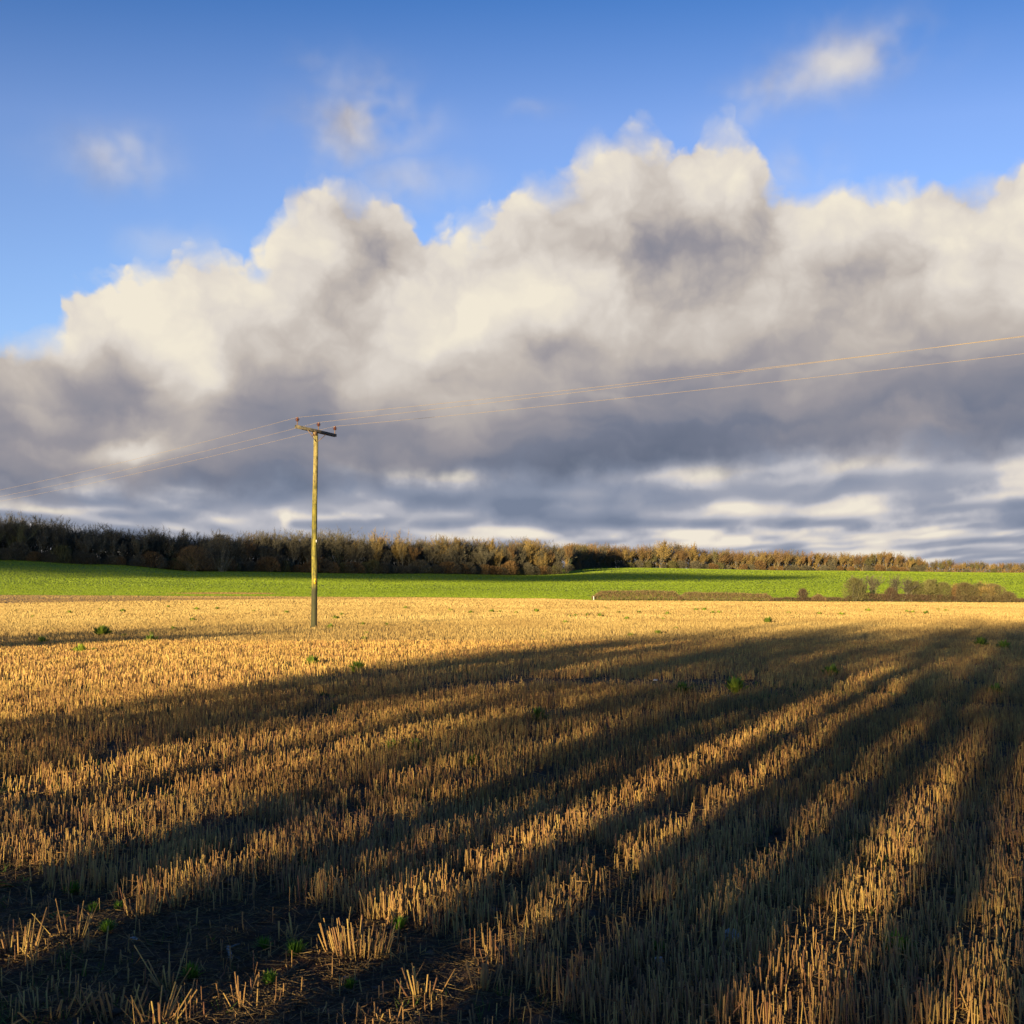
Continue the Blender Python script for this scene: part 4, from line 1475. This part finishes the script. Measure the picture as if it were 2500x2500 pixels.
def empty_part(name, c, root):
    global PORC_ME
    if PORC_ME is None:
        b = MB()
        b.lathe([(.0, .345), (.035, .34), (.05, .325), (.04, .305), (.045, .285), (.095, .262), (.098, .25), (.05, .235), (.042, .215),
                 (.080, .195), (.082, .183), (.045, .172), (.03, .165), (.0, .165)], k=18)
        p = MB()
        p.tube([(0, 0, -.08), (0, 0, .17)], .017, 8)
        PORC_ME = (b.mesh('insulator', M_PORC, True), p.mesh('pin', M_STEEL))
    o = link(name, PORC_ME[0], root)
    o.location = c
    pn = link('pin', PORC_ME[1], o)
    return o


pz = -.45
make_pole((PX, PY, pz), 'weathered wooden power pole with yellow-green algae, three brown insulators and a yellow warning sign')
att0 = [a.copy() for a in ATT]
ATT.clear()
pR = mathutils.Vector((PX, PY, 0)) + WDIR * 92
pL = mathutils.Vector((PX, PY, 0)) - WDIR * 96
make_pole((pR.x, pR.y, gz(pR.x, pR.y)), 'next wooden pole of the line, behind the photographer to the right')
attR = [a.copy() for a in ATT]
ATT.clear()
make_pole((pL.x, pL.y, gz(pL.x, pL.y) - 1.2), 'next wooden pole of the line, beyond the left edge')
attL = [a.copy() for a in ATT]
for i, nm in enumerate(('left', 'middle', 'right')):
    pts_ = []
    sagR = (.97, .57, .82)[i]
    for (A, B, sag) in ((attL[i], att0[i], 1.3), (att0[i], attR[i], sagR)):
        n = 40
        for j in range(n + (1 if B is attR[i] else 0)):
            f = j / n
            p = A.lerp(B, f)
            p.z -= sag * 4 * f * (1 - f)
            pts_.append(p)
    b = MB()
    b.tube(pts_, .0052, 5, caps=False)
    o = link('overhead_wire', b.mesh('overhead_wire', M_WIRE))
    tag(o, 'thin overhead wire carried by the %s insulator of the pole crossarm' % nm, 'wire', 'three wires of the overhead line')

# ------------------------------------------------------------------ weeds, grass tufts, stones and scraps in the stubble


def leafy(seed, n, h, w, lw, up=.6):
    rs = np.random.default_rng(seed)
    b = MB()
    for i in range(n):
        a = rs.uniform(0, 6.28)
        e = rs.uniform(.25, 1.25) * up + .15
        ln = rs.uniform(.5, 1.0)
        b0 = np.array([math.cos(a), math.sin(a), 0]) * rs.uniform(0, .25) * w
        d = np.array([math.cos(a) * math.cos(e) * w, math.sin(a) * math.cos(e) * w, math.sin(e) * h]) * ln
        s = np.array([-math.sin(a), math.cos(a), rs.normal(0, .3)])
        wd = lw * rs.uniform(.6, 1.2)
        t = rs.uniform(.2, .9)
        mid = b0 + d * .55 + [0, 0, .12 * h * ln]
        v = [b0, mid - s * wd, b0 + d, mid + s * wd]
        b.add(v, f4=[(0, 1, 2, 3)], t=t)
    return b


WEEDM = [leafy(10 + i, 70, .22, .16, .022, 1.0).mesh('weed', M_WEED) for i in range(3)]
TUFTM = [leafy(30 + i, 150, .085, .07, .0032, 1.1).mesh('grass_tuft', M_GRASS) for i in range(3)]


def place(name, me, px, row, s, label, cat, group=None, sz=None):
    x, y, z = ground_at(px, row)
    o = link(name, me)
    o.location = (x, y, z - .01)
    rq = random.Random(px * 7 + row)
    o.rotation_euler = (0, 0, rq.uniform(0, 6.28))
    s *= (1.5 if name == 'weed' else 1.0)
    o.scale = (s, s, (sz * 1.5 if sz else s))
    return tag(o, label, cat, group)


GW = 'green weeds growing through the stubble'
NAMED = [(250, 1556, 1.6, 'largest leafy weed in the far stubble left of the pole'),
         (197, 1600, 1.1, 'pale green weed low in the sunlit stubble, below and left of the largest weed'),
         (102, 1575, 1.0, 'dark green weed in the shadow band near the left edge'),
         (368, 1572, 1.1, 'dark spreading weed in the shadow band between the largest weed and the pole'),
         (302, 1559, .7, 'small dark weed just right of the largest weed'),
         (762, 1630, 1.0, 'upright yellow-green weed in the stubble below the pole'),
         (872, 1642, .9, 'low green weed below the pole foot, at the edge of the long shadow'),
         (806, 1536, .9, 'dark weed just right of the pole foot'),
         (1795, 1694, 1.05, 'leafy green clump on the bare soil patch right of centre'),
         (1668, 1697, .8, 'small dark weed left of the leafy clump on the bare soil'),
         (2028, 1655, 1.0, 'pale green weed in the shade, right of the leafy clump'),
         (2395, 1583, 1.2, 'dark green weed in the shadow near the right edge'),
         (2452, 1590, 1.1, 'sunlit green weed close to the right edge'),
         (2430, 1700, .8, 'pale green weed in the shade near the right edge, below the others'),
         (958, 1838, .55, 'feathery green weed in the shaded stubble left of centre'),
         (1012, 1832, .5, 'bright small weed beside the feathery one in the shaded stubble'),
         (1155, 1870, .45, 'small green weed in shade near the picture centre'),
         (1315, 1762, .7, 'olive green weed in shade above right of centre'),
         (2195, 2330, .42, 'yellow-green weed among the stubble at the lower right'),
         (1875, 1525, 1.5, 'sunlit green weed just above the tips of the long shadows')]
for i, (px, row, s, lb) in enumerate(NAMED):
    place('weed', WEEDM[i % 3], px, row, s, lb, 'weed', GW)
rw = random.Random(3)
SMALL = [(130, 1540), (365, 1525), (470, 1519), (560, 1522), (425, 1541), (595, 1520), (645, 1553), (370, 1553), (230, 1596), (300, 1497), (410, 1485),
         (245, 1492), (170, 1500), (40, 1492), (345, 1484), (820, 1515), (835, 1505), (885, 1530), (945, 1530), (895, 1552), (890, 1565), (990, 1488),
         (1340, 1503), (1390, 1508), (1405, 1508), (1465, 1509), (1510, 1499), (1530, 1516), (1560, 1499), (1620, 1515), (1630, 1503), (1700, 1493),
         (1740, 1500), (1755, 1500), (1720, 1493), (1650, 1540), (1540, 1558), (1605, 1552), (1330, 1548), (1325, 1560), (1380, 1525), (1435, 1505),
         (1925, 1500), (1945, 1500), (2055, 1505), (2065, 1500), (2215, 1498), (2228, 1499), (2290, 1492), (2310, 1494), (2345, 1490), (2420, 1495),
         (2165, 1490), (2120, 1495), (2000, 1503), (1100, 1494), (1070, 1506), (1200, 1497), (1220, 1497), (1260, 1500), (1150, 1500), (700, 1500),
         (620, 1495), (530, 1490), (480, 1492), (1310, 1497), (1480, 1488), (2380, 1495), (2260, 1502), (80, 1508)]
for (px, row) in SMALL:
    s = rw.uniform(.6, 1.3) * (1.15 if row < 1520 else .8)
    side_ = 'left of the pole' if px < 760 else ('between the pole and the hedge' if px < 1440 else 'in front of the hedge')
    place('weed', WEEDM[rw.randrange(3)], px, row, s, 'small green weed in the far sunlit stubble ' + side_, 'weed', GW, sz=s * .8)

TUFTS = [(719, 2335, 1.25, 'bright green grass tuft on bare soil, left of the thick lit straw clump'),
         (261, 2275, 1.0, 'green grass tuft on the bare soil at the lower left'),
         (657, 2400, .9, 'yellow-green grass tuft below the bright one, near the reddish soil'),
         (854, 2412, .75, 'small dull green grass tuft on dark soil, right of the reddish soil'),
         (466, 2390, 1.1, 'dark green grass tuft beside the sparse straw tuft at the lower left'),
         (644, 2318, 1.0, 'dim green grass tuft in shadow, just left of the bright one'),
         (228, 2228, .9, 'small green grass tuft at the lower left, above the others'),
         (176, 2186, 1.2, 'wide grass tuft at the edge of the stubble, lower left'),
         (290, 2222, .8, 'small grass tuft below the lit stubble edge on the left'),
         (973, 2270, 1.0, 'green grass tuft at the foot of the lit stubble left of centre'),
         (1609, 2325, .9, 'dim grass tuft in the shaded stubble right of centre')]
for i, (px, row, s, lb) in enumerate(TUFTS):
    place('grass_tuft', TUFTM[i % 3], px, row, s, lb, 'grass tuft', 'grass tufts on the near soil')
BL = leafy(50, 22, .06, .15, .020, .5).mesh('broad_leaf_plant', M_GRASS)
place('broad_leaf_plant', BL, 40, 2160, 1.0, 'broad-leaved green plant flat on the soil at the lower left edge', 'plant')
place('broad_leaf_plant', BL, 140, 2240, .6, 'smaller broad-leaved plant among bent straw at the lower left', 'plant')

# stubble clumps that stand alone on the bare ground


def clump(seed, n, rad, h, fan):
    rs = np.random.default_rng(seed)
    a = rs.uniform(0, 6.28, n)
    r = np.sqrt(rs.uniform(0, 1, n)) * rad
    p0 = np.stack([r * np.cos(a), r * np.sin(a) * .5, 0 * a - .01], 1)
    hh = h * rs.uniform(.45, 1.15, n)
    d = np.stack([np.cos(a) * r / rad * fan + rs.normal(0, .07, n), np.sin(a) * r / rad * fan + rs.normal(0, .07, n), np.ones(n)], 1)
    b = MB()
    rd = .0034 * rs.uniform(.6, 1.3, n)
    b.prisms(p0, p0 + d * hh[:, None], rd, rd * .9, 5, np.clip(.55 + rs.normal(0, .25, n), 0, 1), rng=rs)
    m_ = n // 2
    q = p0[:m_] + d[:m_] * hh[:m_, None] * rs.uniform(.1, .8, (m_, 1))
    e = rs.normal(0, .04, (m_, 3))
    b.slivers(q, q + e, .007, rs, .35)
    return b.mesh('straw_clump', M_STRAW)


CL = [(880, 2335, 90, .16, .175, .28, 'thick brightly lit straw clump standing on bare soil, left of centre'),
      (945, 2240, 50, .12, .165, .22, 'lit straw clump directly behind the thick bright one'),
      (414, 2415, 13, .035, .17, .9, 'sparse fanned straw tuft on the dark soil at the lower left'),
      (588, 2465, 9, .03, .16, .5, 'thin straw tuft of a few stalks left of the reddish soil'),
      (385, 2500, 18, .07, .15, .8, 'spreading straw tuft at the bottom edge left of centre'),
      (180, 2290, 16, .09, .17, .7, 'bent straw tuft at the lower left, leaning apart'),
      (45, 2330, 22, .12, .19, .4, 'leaning straw clump at the left edge, near the bottom'),
      (435, 2220, 14, .04, .15, .4, 'short upright straw tuft at the edge of the lit stubble on the left'),
      (345, 2238, 40, .09, .18, .25, 'fanned lit straw clump at the corner of the bare soil on the left'),
      (280, 2480, 26, .12, .15, .5, 'dim grey straw clump at the bottom left'),
      (720, 2290, 8, .03, .12, .6, 'few short broken stalks behind the bright grass tuft'),
      (1030, 2440, 14, .06, .14, .5, 'thin shaded straw tuft at the bottom, left of centre'),
      (1180, 2420, 20, .06, .16, .4, 'small straw clump at the bottom near the centre'),
      (120, 2480, 22, .14, .12, .9, 'low tangled straw clump in the bottom left corner')]
for i, (px, row, n, rad, h, fan, lb) in enumerate(CL):
    place('straw_clump', clump(200 + i, n, rad, h, fan), px, row, 1.0, lb, 'stubble', 'straw clumps standing on the bare near soil').rotation_euler = (0, 0, 0)

M_FLINT = simple('pale_flint', (.30, .29, .27), .5, 0, 30, (.55, .54, .50))
M_STICK = simple('stick_bark', (.16, .14, .12), .9, 0, 40, (.28, .25, .21))


def stone(seed, s, flat=.5):
    rs = np.random.default_rng(seed)
    b = MB()
    k, r_ = 9, 6
    v = []
    for i in range(r_ + 1):
        ph = math.pi * i / r_
        for j in range(k):
            th = 2 * math.pi * j / k
            q = np.array([math.sin(ph) * math.cos(th), math.sin(ph) * math.sin(th) * .75, math.cos(ph) * flat]) * s
            v.append(q * (1 + .22 * math.sin(3 * th + seed) * math.sin(2 * ph) + .06 * math.sin(5 * th * .7 + ph * 3 + seed)))
    f = [(i * k + j, (i + 1) * k + j, (i + 1) * k + (j + 1) % k, i * k + (j + 1) % k) for i in range(r_) for j in range(k)]
    b.add(v, f4=f)
    return b.mesh('stone', M_FLINT, False)


for i, (px, row, s, lb) in enumerate([(510, 2140, .035, 'grey stone lying among the stalks of the lit stubble on the left'),
                                      (290, 2270, .012, 'tiny white stone beside the grass tuft at the lower left'),
                                      (326, 2294, .024, 'small white flint on the dark soil at the lower left'),
                                      (845, 2388, .020, 'small white flint on the dark soil below the bright straw clump'),
                                      (1785, 2295, .050, 'large pale flint leaning in the stubble at the lower right'),
                                      (1610, 2345, .030, 'dim grey flint in the shaded stubble right of centre'),
                                      (1775, 1640 + 60, .04, 'small pale stone on the bare soil beside the leafy clump'),
                                      (1600, 1662, .045, 'pale stone on the orange soil patch')]):
    o = place('stone', stone(i + 3, s, .5 if i != 4 else .9), px, row, 1.0, lb, 'stone')
    o.location.z += s * .35
    if i == 4:
        o.rotation_euler = (.5, .7, .4)
x, y, z = ground_at(560, 2335)
b = MB()
b.tube([(-.035, .11, .012), (-.02, .05, .02), (0, 0, .018), (.02, -.06, .016), (.032, -.10, .01)], [.007, .010, .011, .012, .009], 7)
b.tube([(-.02, .05, .02), (.015, .075, .03), (.03, .085, .032)], [.006, .005, .003], 5)
o = link('stick', b.mesh('stick', M_STICK))
o.location = (x, y, z)
tag(o, 'short grey stick lying on the dark bare soil at the lower left', 'stick')

# ------------------------------------------------------------------ the low cloud behind the camera that shades the left wood

m_, nt, out = material('cloud_vapour')
pv = nt.n('ShaderNodeVolumePrincipled')
pv.inputs['Color'].default_value = (.95, .95, .95, 1)
pv.inputs['Density'].default_value = 0.055
nt.put(out.inputs['Volume'], pv.outputs[0])
M_VAP = m_
L_ = 1000.0
ca, sa_ = math.cos(ALPHA), math.sin(ALPHA)
# one body: a long low roll of cloud, its thickness changing along its length
LATX = [-420, -330, -200, -100, 0, 45, 80, 105]          # ground X under each section of its shadow
LATY = [350, 355, 362, 356, 348, 346, 355, 366]
LATA = [20, 125, 158, 148, 118, 96, 62, 16]                 # half length of the shadow on the ground there
n1, n2 = 60, 20
v = []
for i in range(n1):
    f = i / (n1 - 1)
    gx = -420 + 520 * f
    gy = float(np.interp(gx, LATX, LATY))
    al = float(np.interp(gx, LATX, LATA)) * (1 + .10 * math.sin(gx * .09) + .06 * math.sin(gx * .23 + 1))
    D_ = min(30.0, al * .3)
    V_ = al * .76 * math.tan(SUN_EL)
    c = np.array([gx - L_ * sa_, gy - L_ * ca, L_ * math.tan(SUN_EL) + 2.0])
    for j in range(n2):
        th = 2 * math.pi * j / n2
        a2 = math.cos(th) * D_
        v.append(c + [a2 * sa_, a2 * ca, math.sin(th) * V_])
f4 = [(i * n2 + j, i * n2 + (j + 1) % n2, (i + 1) * n2 + (j + 1) % n2, (i + 1) * n2 + j) for i in range(n1 - 1) for j in range(n2)]
f3 = [(0, j + 1, j) for j in range(1, n2 - 1)] + [((n1 - 1) * n2, (n1 - 1) * n2 + j, (n1 - 1) * n2 + j + 1) for j in range(1, n2 - 1)]
bm_ = MB()
bm_.add(v, f3=f3, f4=f4)
cme = bm_.mesh('cloud', M_VAP, False)
import bmesh
bb = bmesh.new()
bb.from_mesh(cme)
bmesh.ops.recalc_face_normals(bb, faces=bb.faces)
bb.to_mesh(cme)
bb.free()
tag(link('cloud', cme), 'low drifting cloud behind the photographer that shades the left wood', kind='structure')
